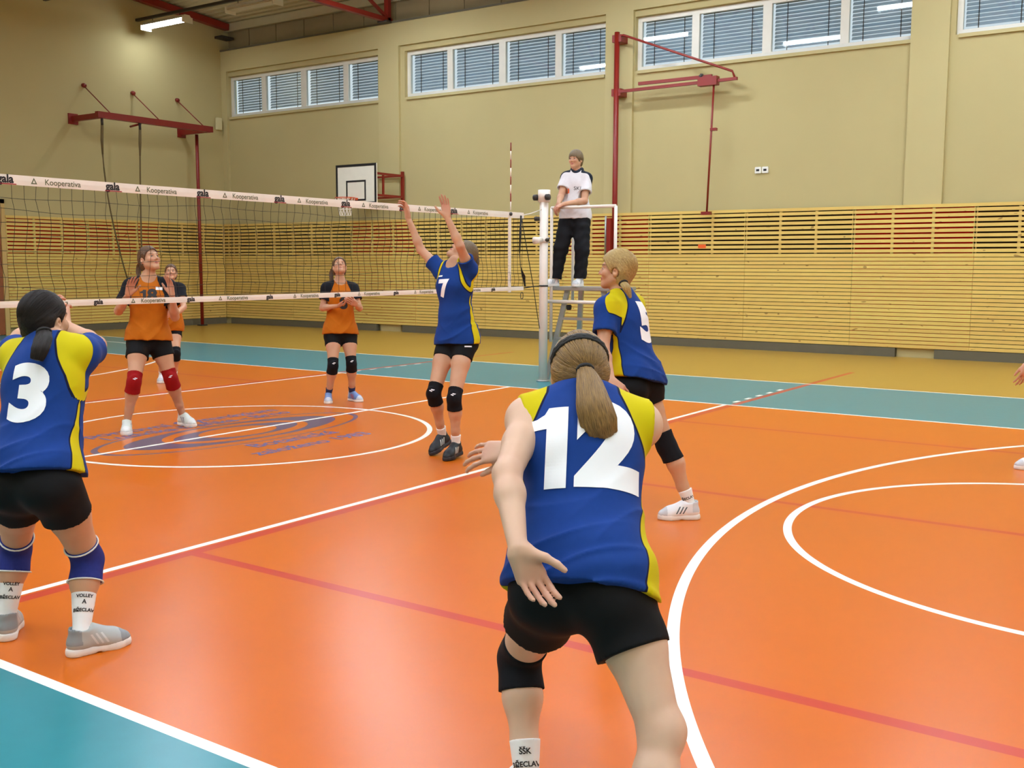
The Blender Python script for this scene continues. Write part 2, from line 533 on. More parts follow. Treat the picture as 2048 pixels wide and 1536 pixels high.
def slat_panel(host, org, ang, red):
    """2 m wide panel; local x along the wall, local -y into the hall"""
    p = bpy.data.objects.new('slat_panel', None); COL.objects.link(p); p.parent = host
    p.location = org; p.rotation_euler = (0, 0, ang)
    box('felt_backing', (-1, 1, .036, .06, BOTZ, TOPZ - .02), M['felt_red'] if red else M['felt_dark'], p)
    for q in (-.995, -.333, .333, .995):
        box('batten', (q - .022, q + .022, -.004, .034, LOZ, TOPZ - .03), M['batten'], p)
    box('cap_rail', (-1, 1, -.016, .06, TOPZ - .025, TOPZ + .03), M['pine'], p)
    pitch = (TOPZ - .03 - LOZ) / 9
    for k in range(9):
        s = bpy.data.objects.new('slat', up_me); COL.objects.link(s); s.parent = p
        s.location = (0, 0, LOZ + pitch * (k + .36) + .012)
        s.rotation_euler = (0, 0, 0)
    n = 24
    pl = (LOZ - BOTZ) / n
    for k in range(n):
        s = bpy.data.objects.new('slat', lo_me); COL.objects.link(s); s.parent = p
        s.location = (0, 0, BOTZ + pl * (k + .5))
    return p


for i in range(-7, 4):
    slat_panel(wall_back, (2 * i + 1.05, YF - .065, 0), 0, red=(i % 3 == 1))
q = slat_panel(wall_back, (-14.25, YF - .065, 0), 0, False)
q.scale = (.3, 1, 1)
k = 0
yb = YF - .1
while yb - 2 > 5.9:
    slat_panel(wall_left, (XL + .065, yb - 1, 0), math.radians(90), red=(k in (1, 2)))
    k += 1
    yb -= 2.0
# skirting: dark recess between the pilasters, pale plinth under them
nb = 1
edges = [(-14.3, -9.15), (-8.35, -3.1), (-2.35, 2.85), (3.5, 8.8)]
for a, b in edges:
    struct(box('baseboard_back_%d' % nb, (a, b, YF - .085, YF + .0, 0.0, .155), M['dark_gap'])); nb += 1
struct(box('baseboard_left', (XL, XL + .085, 6.3, 12.1, 0, .155), M['dark_gap']))

# equipment room door on the end wall, left of the slats
d = bpy.data.objects.new('door_1', None); COL.objects.link(d); d['kind'] = 'structure'
d.location = (XL, 4.8, 0)
ye = yb - .02
box('door_leaf', (XL - .01, XL + .07, ye - 2.3, ye - .10, 0.02, 2.86), M['door_wood'], d)
box('door_frame', (XL, XL + .10, ye - .10, ye + .0, 0.0, 2.95), M['batten'], d)
box('door_frame', (XL, XL + .10, ye - 2.4, ye - 2.3, 0.0, 2.95), M['batten'], d)
box('door_frame', (XL, XL + .10, ye - 2.4, ye, 2.86, 2.95), M['batten'], d)
box('door_handle', (XL + .07, XL + .11, ye - .35, ye - .22, 1.0, 1.04), M['alu'], d)
for ch in d.children:
    ch.matrix_parent_inverse = Matrix.Translation(-d.location)

# ------------------------------------------------------------------ wall equipment
RS = M['red_steel']
# ring and rope frame on the end wall
t = empty('rings_frame', (XL, 9.4, 4.85), 'red wall frame with stays for rings and climbing ropes on the end wall', 'gym frame')
for y in (7.87, 10.88):
    beam('bracket_arm', (XL, y, 4.86), (XL + 1.06, y, 4.86), .09, .12, RS, t)
    box('wall_plate', (XL, XL + .03, y - .12, y + .12, 4.74, 4.98), RS, t)
beam('cross_beam', (XL + 1.02, 7.80, 4.88), (XL + 1.02, 11.0, 4.88), .12, .14, RS, t)
for y in (8.17, 9.48, 10.77):
    tube('stay_rod', [(XL, y, 5.66), (XL + 1.02, y, 4.93)], 0.012, RS, t, 6)
    tube('wall_eye', [(XL, y, 5.66), (XL + .07, y, 5.64)], 0.05, RS, t, 8)
tube('hook_arm', [(XL + 1.02, 8.95, 4.80), (XL + .75, 8.85, 4.74)], 0.025, RS, t, 6)
rel(t)
for y, yb2, zb, back, lab in ((7.93, 9.0, 1.2, .8, 'brown climbing rope tied back aslant, left under the rings frame'), (8.92, 9.02, 1.4, .25, 'brown climbing rope hanging straight, right under the rings frame')):
    t = empty('climbing_rope', (XL + 1.0, y, 4.8), lab, 'rope')
    tube('steel_hook', [(XL + 1.02, y, 4.805), (XL + 1.02, y, 4.66)], 0.03, M['dark_metal'], t, 8)
    mid = [(XL + 1.02 - back * q, y + (yb2 - y) * (q ** 1.5), 4.66 - (4.66 - zb) * q) for q in np.linspace(0, 1, 12)]
    tube('rope', mid, 0.018, M['rope'], t, 8)
    tube('rope_end_sleeve', [mid[0], mid[1], mid[2]], [0.03, 0.034, 0.02], M['rope'], t, 8)
    rel(t)
t = empty('climbing_pole', (XL + .45, 11.0, 0), 'red vertical climbing pole by the corner of the end wall', 'pole')
tube('pole', [(XL + .45, 11.0, 0.0), (XL + .45, 11.0, 4.80)], 0.042, RS, t, 12)
box('floor_socket', (XL + .36, XL + .54, 10.91, 11.09, 0, .03), M['dark_metal'], t)
rel(t)

# side basketball board on a folding bracket
t = empty('basketball_hoop', (-8.85, 11.2, 3.0), 'white basketball board with black border on a red wall bracket', 'basketball hoop')
bx0, bx1, by, bz0, bz1 = -9.5, -8.27, 11.2, 2.92, 3.82
box('backboard', (bx0, bx1, by - .02, by + .02, bz0, bz1), M['white_board'], t, 0.006)
fr = .055
for b in ((bx0, bx1, bz1 - fr, bz1), (bx0, bx1, bz0, bz0 + fr), (bx0, bx0 + fr, bz0 + fr, bz1 - fr), (bx1 - fr, bx1, bz0 + fr, bz1 - fr)):
    box('border_stripe', (b[0], b[1], by - .024, by - .019, b[2], b[3]), M['black'], t)
cx = (bx0 + bx1) / 2
for b in ((cx - .3, cx + .3, 3.42, 3.46), (cx - .3, cx - .26, 3.04, 3.42), (cx + .26, cx + .3, 3.04, 3.42), (cx - .3, cx + .3, 3.0, 3.04)):
    box('target_stripe', (b[0], b[1], by - .024, by - .019, b[2], b[3]), M['black'], t)
ringp = [(cx + .225 * math.cos(a), by - .38 + .225 * math.sin(a), 3.05) for a in np.linspace(0, 2 * math.pi, 25)]
tube('rim', ringp, 0.01, M['rim_orange'], t, 6)
beam('rim_bracket', (cx, by - .02, 3.04), (cx, by - .16, 3.04), .12, .05, M['rim_orange'], t)
bm = bmesh.new()
lev = [(0.225, 3.05), (0.19, 2.93), (0.15, 2.80), (0.13, 2.66)]
rv = [[bm.verts.new((cx + r * math.cos(a), by - .38 + r * math.sin(a), z)) for a in [2 * math.pi * (i + .5 * (j % 2)) / 12 for i in range(12)]] for j, (r, z) in enumerate(lev)]
for j in range(3):
    for i in range(12):
        bm.faces.new((rv[j][i], rv[j][(i + 1) % 12], rv[j + 1][(i + (j % 2)) % 12]))
        bm.faces.new((rv[j + 1][i], rv[j + 1][(i + 1) % 12], rv[j][(i + 1 - (j % 2)) % 12]))
me = bpy.data.meshes.new('basket_net'); bm.to_mesh(me); bm.free()
o = link_mesh('basket_net', me, M['net_band'], t); md = o.modifiers.new('w', 'WIREFRAME'); md.thickness = .012
for x in (-8.35, -9.4):
    for z in (3.12, 3.60):
        beam('bracket_bar', (x, by + .02, z), (x, YF, z), .05, .05, RS, t)
    beam('bracket_post', (x, YF - .03, 3.02), (x, YF - .03, 3.70), .06, .06, RS, t)
    beam('bracket_bar', (x, by + .3, 3.12), (x, by + .3, 3.60), .04, .04, RS, t)
for z in (3.12, 3.60):
    beam('bracket_bar', (-8.35, YF - .06, z), (-9.4, YF - .06, z), .04, .04, RS, t)
rel(t)

# swivelling hoist on the third pilaster
t = empty('wall_hoist', (-2.64, 11.95, 0), 'tall red wall hoist with a slim swivel arm beside the windows', 'hoist')
tube('mast', [(-2.64, 11.95, 0.0), (-2.64, 11.95, 6.10)], 0.052, RS, t, 12)
for z in (5.98, 4.95, 1.2):
    box('mast_clamp', (-2.74, -2.54, 11.93, 12.2, z - .07, z + .07), RS, t)
tube('stay_rod', [(-2.64, 11.95, 6.02), (-2.5, 11.95, 6.03), (-.22, 11.95, 5.12), (-.17, 11.95, 5.0)], 0.022, RS, t, 8)
beam('swivel_arm', (-2.64, 11.95, 4.96), (-.12, 11.95, 4.98), .055, .055, RS, t)
beam('trolley_rail', (-2.15, 11.95, 5.07), (-.62, 11.95, 5.07), .05, .06, RS, t)
box('trolley', (-.88, -.50, 11.88, 12.02, 4.90, 5.06), RS, t)
box('trolley_wheel', (-.87, -.79, 11.9, 12.0, 5.06, 5.13), M['dark_metal'], t, .02)
tube('pull_rod', [(-.58, 11.95, 4.91), (-.66, 11.95, 2.58)], 0.02, RS, t, 8)
box('rod_catch', (-.62, -.50, 11.91, 11.99, 4.07, 4.12), RS, t)
box('rod_foot', (-.76, -.58, 11.9, 12.0, 2.52, 2.58), RS, t)
tube('crank_rod', [(-2.83, 11.93, 2.55), (-2.83, 11.93, 1.75)], 0.022, M['alu'], t, 8)
beam('crank_case', (-2.70, 11.86, 2.5), (-2.70, 11.86, 1.8), .09, .09, RS, t)
rel(t)

# small things on the walls
t = empty('double_socket', (0.28, WF, 3.33), 'small white double socket on the cream wall right of the hoist', 'socket')
for q in (-.07, .07):
    box('socket_plate', (q - .06, q + .06, -.035, .0, -.06, .06), M['white_plastic'], t, .008)
box('socket_hole', (-.10, -.04, -.038, -.03, -.02, .02), M['letter_black'], t)
box('socket_hole', (.04, .10, -.038, -.03, -.02, .02), M['letter_black'], t)
o = box('orange_sticker', (-.90, -.74, YF - .079, YF - .0765, 1.90, 1.97), M['orange_sticker']); o['label'] = 'small orange sticker on a pine slat below the hoist rod'; o['category'] = 'sticker'
o = box('junction_box', (XL + .02, XL + .10, 11.95, 12.12, 5.05, 5.36), M['cream_plastic'], None, .01); o['label'] = 'cream junction box high in the corner beside the first window'; o['category'] = 'junction box'

# ------------------------------------------------------------------ net, posts, antenna
t = empty('volleyball_net', (0, 4.7, 1.24), 'white banded volleyball net stretched across the court', 'net')
Y0, Y1 = -4.75, 4.75
ZT, ZB = 2.24, 1.24
ny, nz = 95, 9
V, F = [], []
for j in range(nz + 1):
    for i in range(ny + 1):
        yy = Y0 + (Y1 - Y0) * i / ny
        z = ZB + .05 + (ZT - .07 - ZB - .05) * j / nz
        wob = 0.012 * math.sin(yy * 2.1 + j) + .008 * math.sin(yy * 5.3 + 2 * j)
        inn = 0 if j in (0, nz) else 1
        sag = -0.018 * math.sin(math.pi * j / nz)
        V.append((0.012 * math.sin(yy * 1.7 + j * .6) * inn, yy + inn * (.014 * math.sin(j * 1.3 + yy * 3) + random.uniform(-.006, .006)), z + inn * (wob + sag)))
for j in range(nz):
    for i in range(ny):
        a = j * (ny + 1) + i
        F.append((a, a + 1, a + ny + 2, a + ny + 1))
o = link_mesh('net_mesh', mesh_of('net_mesh', V, F), M['net_cord'], t)
md = o.modifiers.new('cords', 'WIREFRAME'); md.thickness = 0.0055; md.use_even_offset = False; md.use_boundary = True; md.use_replace = True


def band(name, z0, z1):
    nseg = 60
    V, F = [], []
    for i in range(nseg + 1):
        yy = Y0 + (Y1 + .02 - Y0) * i / nseg
        zz = -.012 * math.sin(math.pi * i / nseg)
        for x, z in ((-.006, z0), (.006, z0), (.007, (z0 + z1) / 2), (.004, z1), (-.004, z1), (-.007, (z0 + z1) / 2)):
            V.append((x, yy, z + zz))
    for i in range(nseg):
        for k in range(6):
            a, b = i * 6 + k, i * 6 + (k + 1) % 6
            F.append((a, b, b + 6, a + 6))
    F.append((5, 4, 3, 2, 1, 0)); F.append(tuple(range(len(V) - 6, len(V))))
    return link_mesh(name, mesh_of(name, V, F), M['net_band'], t)


tb = band('top_band', ZT - .075, ZT)
bb = band('bottom_band', ZB, ZB + .05)


def bz(yy):
    return -.012 * math.sin(math.pi * (yy - Y0) / (Y1 - Y0))


def kooperativa(yy, z, sz, host):
    place_text('band_lettering', 'Kooperativa', sz, (.0085, yy + .03, z + bz(yy)), (0, 1, 0), (0, 0, 1), M['letter_green'], host, bold=.0006)
    h = sz * .55
    y0 = yy - .205 * sz / .06
    Vt = [(.0085, y0 + a, z + bz(yy) + b) for a, b in ((-h * .75, -h * .55), (h * .75, -h * .55), (0, h * .85), (-h * .36, -h * .32), (h * .36, -h * .32), (0, h * .38))]
    link_mesh('band_emblem', mesh_of('band_emblem', Vt, [(0, 1, 4, 3), (1, 2, 5, 4), (2, 0, 3, 5)]), M['letter_green'], host)


for k in range(-2, 7):
    yy = -2.20 + .915 * k
    if Y0 + .2 < yy < 4.3:
        place_text('band_lettering', 'gala', .085, (.0085, yy, ZT - .034 + bz(yy)), (0, 1, 0), (0, 0, 1), M['letter_black'], tb, bold=.003)
        v, f = box_vf(.006, .0086, yy - .07, yy + .085, ZT - .073 + bz(yy), ZT - .066 + bz(yy))
        link_mesh('band_underline', mesh_of('band_underline', v, f), M['letter_red'], tb)
    yy = -1.76 + .925 * k
    if Y0 + .2 < yy < 4.3:
        kooperativa(yy, ZT - .04, .062, tb)
    yy = -1.46 + .925 * k
    if Y0 + .2 < yy < 4.3:
        place_text('band_lettering', 'gala', .055, (.0085, yy, ZB + .027 + bz(yy)), (0, 1, 0), (0, 0, 1), M['letter_black'], bb, bold=.002)
    yy = -.96 + .925 * k
    if Y0 + .2 < yy < 4.3:
        kooperativa(yy, ZB + .026, .05, bb)
box('side_band', (-.008, .008, 4.43, 4.48, ZB - .02, ZT), M['net_band'], t)
tube('antenna_clip', [(-.03, 4.455, ZT - .03), (.03, 4.455, ZT - .03)], .022, M['dark_metal'], t, 8)
# antenna with red and white bands
for k in range(10):
    z0 = ZT + .02 + (k - 2) * .105
    if k >= 2:
        tube('antenna_band', [(0.012, 4.46, z0), (0.012, 4.46, z0 + .105)], .008, RS if k % 2 else M['net_band'], t, 8)
# straps and cords at the end of the net
tube('end_strap', [(.01, 4.70, 2.20), (.012, 4.68, 1.98), (.01, 4.67, 1.72)], [.02, .026, .012], M['black'], t, 6, .4)
tube('end_strap', [(.01, 4.67, 1.72), (.01, 4.69, 1.55), (.012, 4.76, 1.42), (.01, 4.80, 1.29)], [.008, .008, .03, .02], M['black'], t, 6, .4)
tube('tension_cord', [(0, 4.77, ZT - .03), (0, 4.95, ZT - .0), (0, 5.198, ZT + .06)], .006, M['white_steel'], t, 6)
tube('tension_cord', [(0, 4.79, ZB + .03), (0, 5.0, ZB + .045), (0, 5.192, ZB + .05)], .008, M['black'], t, 6)
tube('loose_cord', [(0, 4.72, 2.18), (0, 4.86, 1.75), (0, 5.02, 1.25), (0, 5.10, .95), (0, 5.17, .72)], .005, M['black'], t, 6)
tube('end_ring', [(0, 4.74 + .03 * math.cos(a), 1.17 + .045 * math.sin(a)) for a in np.linspace(0, 2 * math.pi, 13)], .005, M['dark_metal'], t, 5)
rel(t)

t = empty('net_post', (0, 5.26, 0), 'white round volleyball post at the far end of the net', 'post')
tube('pole', [(0, 5.26, 0), (0, 5.26, 2.50)], .058, M['white_steel'], t, 20)
tube('head_cap', [(0, 5.26, 2.40), (0, 5.26, 2.56)], .082, M['white_steel'], t, 20)
for s in (-1, 1):
    tube('pulley', [(s * .07, 5.20 - .0, 2.46), (s * .12, 5.20, 2.46)], .04, M['dark_metal'], t, 12)
tube('rope_knob', [(-.05, 5.22, 2.18), (-.11, 5.20, 2.18)], .03, M['dark_metal'], t, 10)
tube('winch_knob', [(.0, 5.21, 1.90), (-.05, 5.10, 1.89)], [.035, .05], M['white_steel'], t, 12)
tube('winch_pin', [(.05, 5.24, 1.90), (.09, 5.22, 1.90)], .025, M['dark_metal'], t, 10)
tube('winch_collar', [(0, 5.26, 1.86), (0, 5.26, 1.94)], .068, M['white_steel'], t, 20)
tube('cord_wrap', [(0, 5.26, 1.28), (0, 5.26, 1.30)], .062, M['black'], t, 16)
tube('floor_sleeve', [(0, 5.26, 0), (0, 5.26, .02)], .09, M['alu'], t, 20)
rel(t)

# referee stand
t = empty('referee_stand', (.5, 5.85, 0), 'white railed referee stand on aluminium ladder legs behind the post', 'referee stand')
X0, X1, ya, yb_, zp = .02, 1.0, 5.42, 5.98, 1.28
WS, AL = M['white_steel'], M['alu']
box('platform', (X0 - .02, X1 + .02, ya, yb_, zp - .05, zp), AL, t, .008)
for x, y in ((X0, ya), (X1, ya), (X0, yb_)):
    tube('rail_post', [(x, y, (zp - .75) if (x == X0 and y == ya) else zp - .20), (x, y, 2.33)], .022, WS, t, 10)
tube('hand_rail', [(X0, ya, 2.33), (X1, ya, 2.33)], .022, WS, t, 10)
tube('hand_rail', [(X0, ya, 2.33), (X0, yb_, 2.33)], .022, WS, t, 10)
tube('lower_rail', [(X0 - .06, ya - .01, 1.08), (X1 - .1, ya - .01, 1.08)], .024, WS, t, 10)
for x in (.22, .78):
    s = -1 if x < .5 else 1
    beam('ladder_leg', (x + s * .0, ya + .1, zp - .05), (x + s * .26, ya - .01, 0), .07, .035, AL, t, (0, 1, 0))
    beam('ladder_leg', (x + s * .0, yb_ - .1, zp - .05), (x + s * .26, yb_ + .25, 0), .07, .035, AL, t, (0, 1, 0))
for z in (.85, .58, .30):
    q = (zp - z) / zp * .26
    beam('ladder_rung', (.22 - q, ya + .1 - .11 * (zp - z) / zp, z), (.78 + q, ya + .1 - .11 * (zp - z) / zp, z), .05, .035, AL, t)
box('clamp_knob', (.255, .315, ya + .0, ya + .06, .97, 1.04), M['black'], t, .01)
rel(t)

# ------------------------------------------------------------------ implicit surfaces for bodies and clothes
F32 = np.float32


def vec(*a):
    return np.array(a if len(a) > 1 else a[0], dtype=float)


def unit(v):
    v = np.asarray(v, float)
    return v / (np.linalg.norm(v) + 1e-12)


def frame_zx(z, x):
    z = unit(z); x = unit(np.asarray(x) - z * np.dot(x, z))
    return np.array([x, np.cross(z, x), z])


class SDF:
    """smooth union of simple solids; meshed block by block only near its surface"""
    def __init__(s):
        s.items, s.post = [], None

    def _add(s, fn, c, r, k, op):
        s.items.append((fn, np.asarray(c, F32), float(r), float(k), op))

    def rc(s, a, b, ra, rb, k=.03, op=0, n=None, sq=1.0, caps=()):
        """tapered capsule, optionally squashed along n, cut flat by caps (point, outward normal)"""
        a = np.asarray(a, F32); b = np.asarray(b, F32); ba = b - a; L2 = float(ba @ ba) + 1e-12
        nn = None if n is None else unit(n).astype(F32)
        cp = [(np.asarray(p, F32), unit(m).astype(F32)) for p, m in caps]

        def fn(P):
            q = P - a
            t = np.clip((q @ ba) / L2, 0, 1)
            q = q - t[:, None] * ba
            if nn is not None:
                q = q + np.outer(q @ nn, nn) * F32(1 / sq - 1)
            d = np.sqrt((q * q).sum(1)) - (ra + (rb - ra) * t)
            if nn is not None:
                d = d * F32(min(1, math.sqrt(sq)))
            for p, m in cp:
                d = np.maximum(d, (P - p) @ m)
            return d
        m = max(ra, rb) * max(1, sq)
        s._add(fn, (a + b) / 2, math.sqrt(L2) / 2 + m, k, op)

    def chain(s, pts, rs, **kw):
        for i in range(len(pts) - 1):
            s.rc(pts[i], pts[i + 1], rs[i], rs[i + 1], **kw)

    def ell(s, c, R, rad, k=.03, op=0, caps=()):
        c = np.asarray(c, F32); R = np.asarray(R, F32); rad = np.asarray(rad, F32)
        cp = [(np.asarray(p, F32), unit(m).astype(F32)) for p, m in caps]

        def fn(P):
            q = (P - c) @ R.T
            a = q / rad
            k0 = np.sqrt((a * a).sum(1)); b = a / rad
            k1 = np.sqrt((b * b).sum(1)) + F32(1e-9)
            d = k0 * (k0 - 1) / k1
            d = np.where(k0 < 1e-3, -rad.min(), d)
            for p, m in cp:
                d = np.maximum(d, (P - p) @ m)
            return d
        s._add(fn, c, rad.max(), k, op)

    def sph(s, c, r, k=.03, op=0, caps=()):
        s.rc(c, np.asarray(c) + [0, 0, 1e-4], r, r, k, op, caps=caps)

    def ev(s, P, items):
        d = None
        for fn, c, r, k, op in items:
            if op == 0:
                v = fn(P)
                if d is None:
                    d = v
                elif k > 0:
                    h = np.maximum(k - np.abs(d - v), 0) / F32(k)
                    d = np.minimum(d, v) - h * h * F32(k / 4)
                else:
                    d = np.minimum(d, v)
            elif d is not None:
                v = -fn(P)
                if op == 2:      # keep only what lies inside the item
                    v = -v
                if k > 0:
                    h = np.maximum(k - np.abs(d - v), 0) / F32(k)
                    d = np.maximum(d, v) + h * h * F32(k / 4)
                else:
                    d = np.maximum(d, v)
        if d is None:
            d = np.full(len(P), 1.0, F32)
        if s.post is not None:
            d = s.post(P, d)
        return d

    def mesh(s, vox, pad=0.02):
        un = [it for it in s.items if it[4] == 0]
        lo = np.min([it[1] - it[2] for it in un], 0) - pad
        hi = np.max([it[1] + it[2] for it in un], 0) + pad
        B = 8; bs = vox * B
        nb = np.ceil((hi - lo) / bs).astype(int)
        g = np.stack(np.meshgrid(*[np.arange(n) for n in nb], indexing='ij'), -1).reshape(-1, 3)
        cen = (lo + (g + .5) * bs).astype(F32)
        hd = bs * math.sqrt(3) / 2
        # crude prefilter with bounding spheres, then the field at block centres
        C = np.array([it[1] for it in un]); Rr = np.array([it[2] + it[3] for it in un])
        keep = np.zeros(len(cen), bool)
        for c, r in zip(C, Rr):
            keep |= ((cen - c) ** 2).sum(1) < (r + hd + .03) ** 2
        g, cen = g[keep], cen[keep]
        dc = s.ev(cen, s.items)
        sel = np.abs(dc) < hd * 1.35 + .032
        g, cen = g[sel], cen[sel]
        IC = np.array([it[1] for it in s.items]); IR = np.array([it[2] + it[3] for it in s.items])
        loc = np.stack(np.meshgrid(*[np.arange(B + 1)] * 3, indexing='ij'), -1).reshape(-1, 3)
        cl = np.stack(np.meshgrid(*[np.arange(B)] * 3, indexing='ij'), -1).reshape(-1, 3)
        off = np.array([[i, j, k] for i in (0, 1) for j in (0, 1) for k in (0, 1)])
        cidx = [(cl + o) @ np.array([(B + 1) ** 2, B + 1, 1]) for o in off]
        keys, vals, idxs = [], [], []
        N = nb * B + 2
        for gi, c in zip(g, cen):
            near = np.sqrt(((IC - c) ** 2).sum(1)) < IR + hd + .045
            its = [it for it, f in zip(s.items, near) if f or it[4] == 2]
            P = (lo + (gi * B + loc) * vox).astype(F32)
            D = s.ev(P, its)
            neg = D < 0
            if neg.all() or not neg.any():
                continue
            corn = np.stack([neg[i] for i in cidx], 1).sum(1)
            m = (corn > 0) & (corn < 8)
            if not m.any():
                continue
            vals.append(np.stack([D[i][m] for i in cidx], 1))
            idxs.append(gi * B + cl[m])
        D8 = np.concatenate(vals); I = np.concatenate(idxs)
        key = (I[:, 0] * N[1] + I[:, 1]) * N[2] + I[:, 2]
        o = np.argsort(key); key, D8, I = key[o], D8[o], I[o]
        acc = np.zeros((len(I), 3)); cnt = np.zeros(len(I))
        for a in range(8):
            for bit in (1, 2, 4):
                b = a | bit
                if b == a:
                    continue
                da, db = D8[:, a], D8[:, b]
                x = (da < 0) != (db < 0)
                t = np.where(x, da / np.where(x, da - db, 1), 0)
                p = off[a] + t[:, None] * (off[b] - off[a])
                acc += np.where(x[:, None], p, 0); cnt += x
        V = lo + (I + acc / cnt[:, None]) * vox
        Fs = []
        strides = np.array([N[1] * N[2], N[2], 1])
        for ax, bit in ((0, 4), (1, 2), (2, 1)):
            x = (D8[:, 0] < 0) != (D8[:, bit] < 0)
            idx = np.nonzero(x)[0]
            u, v = [(1, 2), (2, 0), (0, 1)][ax]
            kk = key[idx]
            q = np.stack([kk, kk - strides[u], kk - strides[u] - strides[v], kk - strides[v]], 1)
            f = np.searchsorted(key, q); f = np.clip(f, 0, len(key) - 1)
            ok = (key[f] == q).all(1)
            f, inside = f[ok], (D8[idx, 0] < 0)[ok]
            f[~inside] = f[~inside][:, ::-1]
            Fs.append(f)
        return V, np.concatenate(Fs)


def sdf_obj(name, sdf, vox, mat, parent, attrs=None):
    V, Fq = sdf.mesh(vox)
    return quad_obj(name, V, Fq, mat, parent, attrs), V


def quad_obj(name, V, Fq, mat, parent, attrs=None):
    me = bpy.data.meshes.new(name)
    me.vertices.add(len(V)); me.vertices.foreach_set('co', V.astype(F32).ravel())
    me.loops.add(len(Fq) * 4); me.loops.foreach_set('vertex_index', Fq.astype(np.int32).ravel())
    me.polygons.add(len(Fq)); me.polygons.foreach_set('loop_start', np.arange(0, len(Fq) * 4, 4, dtype=np.int32))
    me.update(calc_edges=True); me.validate()
    me.polygons.foreach_set('use_smooth', np.ones(len(me.polygons), dtype=bool))
    for k, a in (attrs or {}).items():
        at_ = me.attributes.new(k, 'FLOAT', 'POINT'); at_.data.foreach_set('value', np.asarray(a, F32))
    return link_mesh(name, me, mat, parent)


# ------------------------------------------------------------------ people materials
def skin_mat(name, c, red):
    n = NT(name, 0.5, 0.35)
    base = n.mix(n.noise(n.pos(), 14, 3), lin(c), lin(red))
    base = n.mix(n.math('MULTIPLY', n.attr('flush'), 0.45), base, lin((186, 98, 82)))
    base = n.mix(n.math('MULTIPLY', n.ramp(n.attr('lip'), .3, .6), 0.8), base, lin((176, 84, 84)))
    base = n.mix(n.math('MULTIPLY', n.ramp(n.attr('brow'), .3, .6), 0.8), base, lin((96, 68, 46)))
    n.b.inputs['Subsurface Weight'].default_value = 0.06
    n.b.inputs['Subsurface Radius'].default_value = (.02, .008, .004)
    return n.color(base)


def cloth_mat(name, main, second, pipe=None, weave=True, rough=0.8):
    n = NT(name, rough, 0.2)
    a = n.attr('panel')
    f = n.noise(n.pos(), 40, 2)
    c1 = n.mix(f, lin(main), tuple(v * .88 for v in lin(main)[:3]) + (1,))
    col = n.mix(n.math('GREATER_THAN', a, 0.0), c1, lin(second))
    if pipe:
        col = n.mix(n.math('COMPARE', a, 0.0, 0.0035), col, lin(pipe))
    n.b.inputs['Sheen Weight'].default_value = 0.02
    return n.color(col)


def hair_mat(name, dark, light):
    n = NT(name, 0.45, 0.45 if max(light) > 80 else 0.18)
    s = n.attr('strand'); l = n.attr('along')
    cmb = n.t.nodes.new('ShaderNodeCombineXYZ')
    n.link(n.math('MULTIPLY', s, 26.0), cmb.inputs[0]); n.link(n.math('MULTIPLY', l, 6.0), cmb.inputs[1])
    f = n.noise(cmb.outputs[0], 1.0, 5, .65)
    n.bump(f, 0.6, 0.006)
    return n.color(n.mix(n.ramp(f, .3, .7), lin(dark), lin(light)))


SKIN = skin_mat('fair_skin', (206, 162, 128), (196, 146, 114))
SKIN_PALE = skin_mat('pale_skin', (220, 186, 158), (210, 170, 142))
BLUE_J = cloth_mat('blue_yellow_jersey', (18, 58, 132), (204, 188, 3), (10, 18, 50))
ORANGE_J = cloth_mat('orange_black_jersey', (190, 104, 8), (18, 20, 26))
REF_J = cloth_mat('white_navy_polo', (226, 222, 222), (20, 28, 40))
BLACK_C = plain('black_stretch_cloth', (14, 14, 15), 0.75, 0.2, vary=.2, scale=20)
TROUSER = plain('black_tracksuit', (17, 18, 22), 0.8, 0.25, vary=.2, scale=20)
PAD_BLACK = plain('black_kneepad_knit', (20, 20, 24), 0.85, 0.2, vary=.15, scale=60)
PAD_BLUE = plain('blue_kneepad_knit', (40, 48, 118), 0.85, 0.2, vary=.12, scale=60)
PAD_RED = plain('red_kneepad_knit', (150, 16, 18), 0.85, 0.2, vary=.12, scale=60)
SOCK_W = plain('white_sock', (238, 236, 232), 0.85, 0.2)
SOCK_D = plain('navy_sock', (48, 54, 88), 0.85, 0.2)
TRIM_W = plain('pale_trim', (222, 222, 216), 0.7)


def shoe_mat(name, main, second, stripe):
    n = NT(name, 0.5, 0.4)
    a = n.attr('panel')
    col = n.mix(n.math('GREATER_THAN', a, 0.0), lin(main), lin(second))
    col = n.mix(n.math('GREATER_THAN', n.attr('stripe'), 0.0), col, lin(stripe))
    return n.color(col)


SHOE = {'grey': shoe_mat('silver_grey_shoe', (176, 180, 176), (142, 148, 150), (206, 208, 204)),
        'white': shoe_mat('white_court_shoe', (236, 238, 238), (206, 210, 212), (92, 104, 108)),
        'black': shoe_mat('black_striped_shoe', (30, 34, 38), (22, 24, 28), (208, 210, 202)),
        'blue': shoe_mat('blue_red_shoe', (118, 146, 196), (196, 204, 214), (196, 60, 64)),
        'pale': shoe_mat('pale_navy_shoe', (214, 222, 212), (226, 230, 224), (54, 62, 100))}
SOLE_W = plain('white_shoe_sole', (234, 230, 222), 0.6)
SOLE_D = plain('dark_shoe_sole', (40, 40, 44), 0.6)
LACE_W = plain('pale_lace', (226, 222, 204), 0.8)
LACE_D = plain('dark_lace', (40, 48, 72), 0.8)
EYE_W = plain('eye_white', (186, 172, 162), 0.3)
EYE_D = plain('eye_iris', (52, 44, 38), 0.2)
H_BROWN = hair_mat('brown_hair', (76, 54, 27), (174, 136, 76))
H_DARK = hair_mat('dark_hair', (18, 15, 14), (46, 38, 32))
H_BLOND = hair_mat('blond_hair', (132, 100, 52), (206, 178, 112))
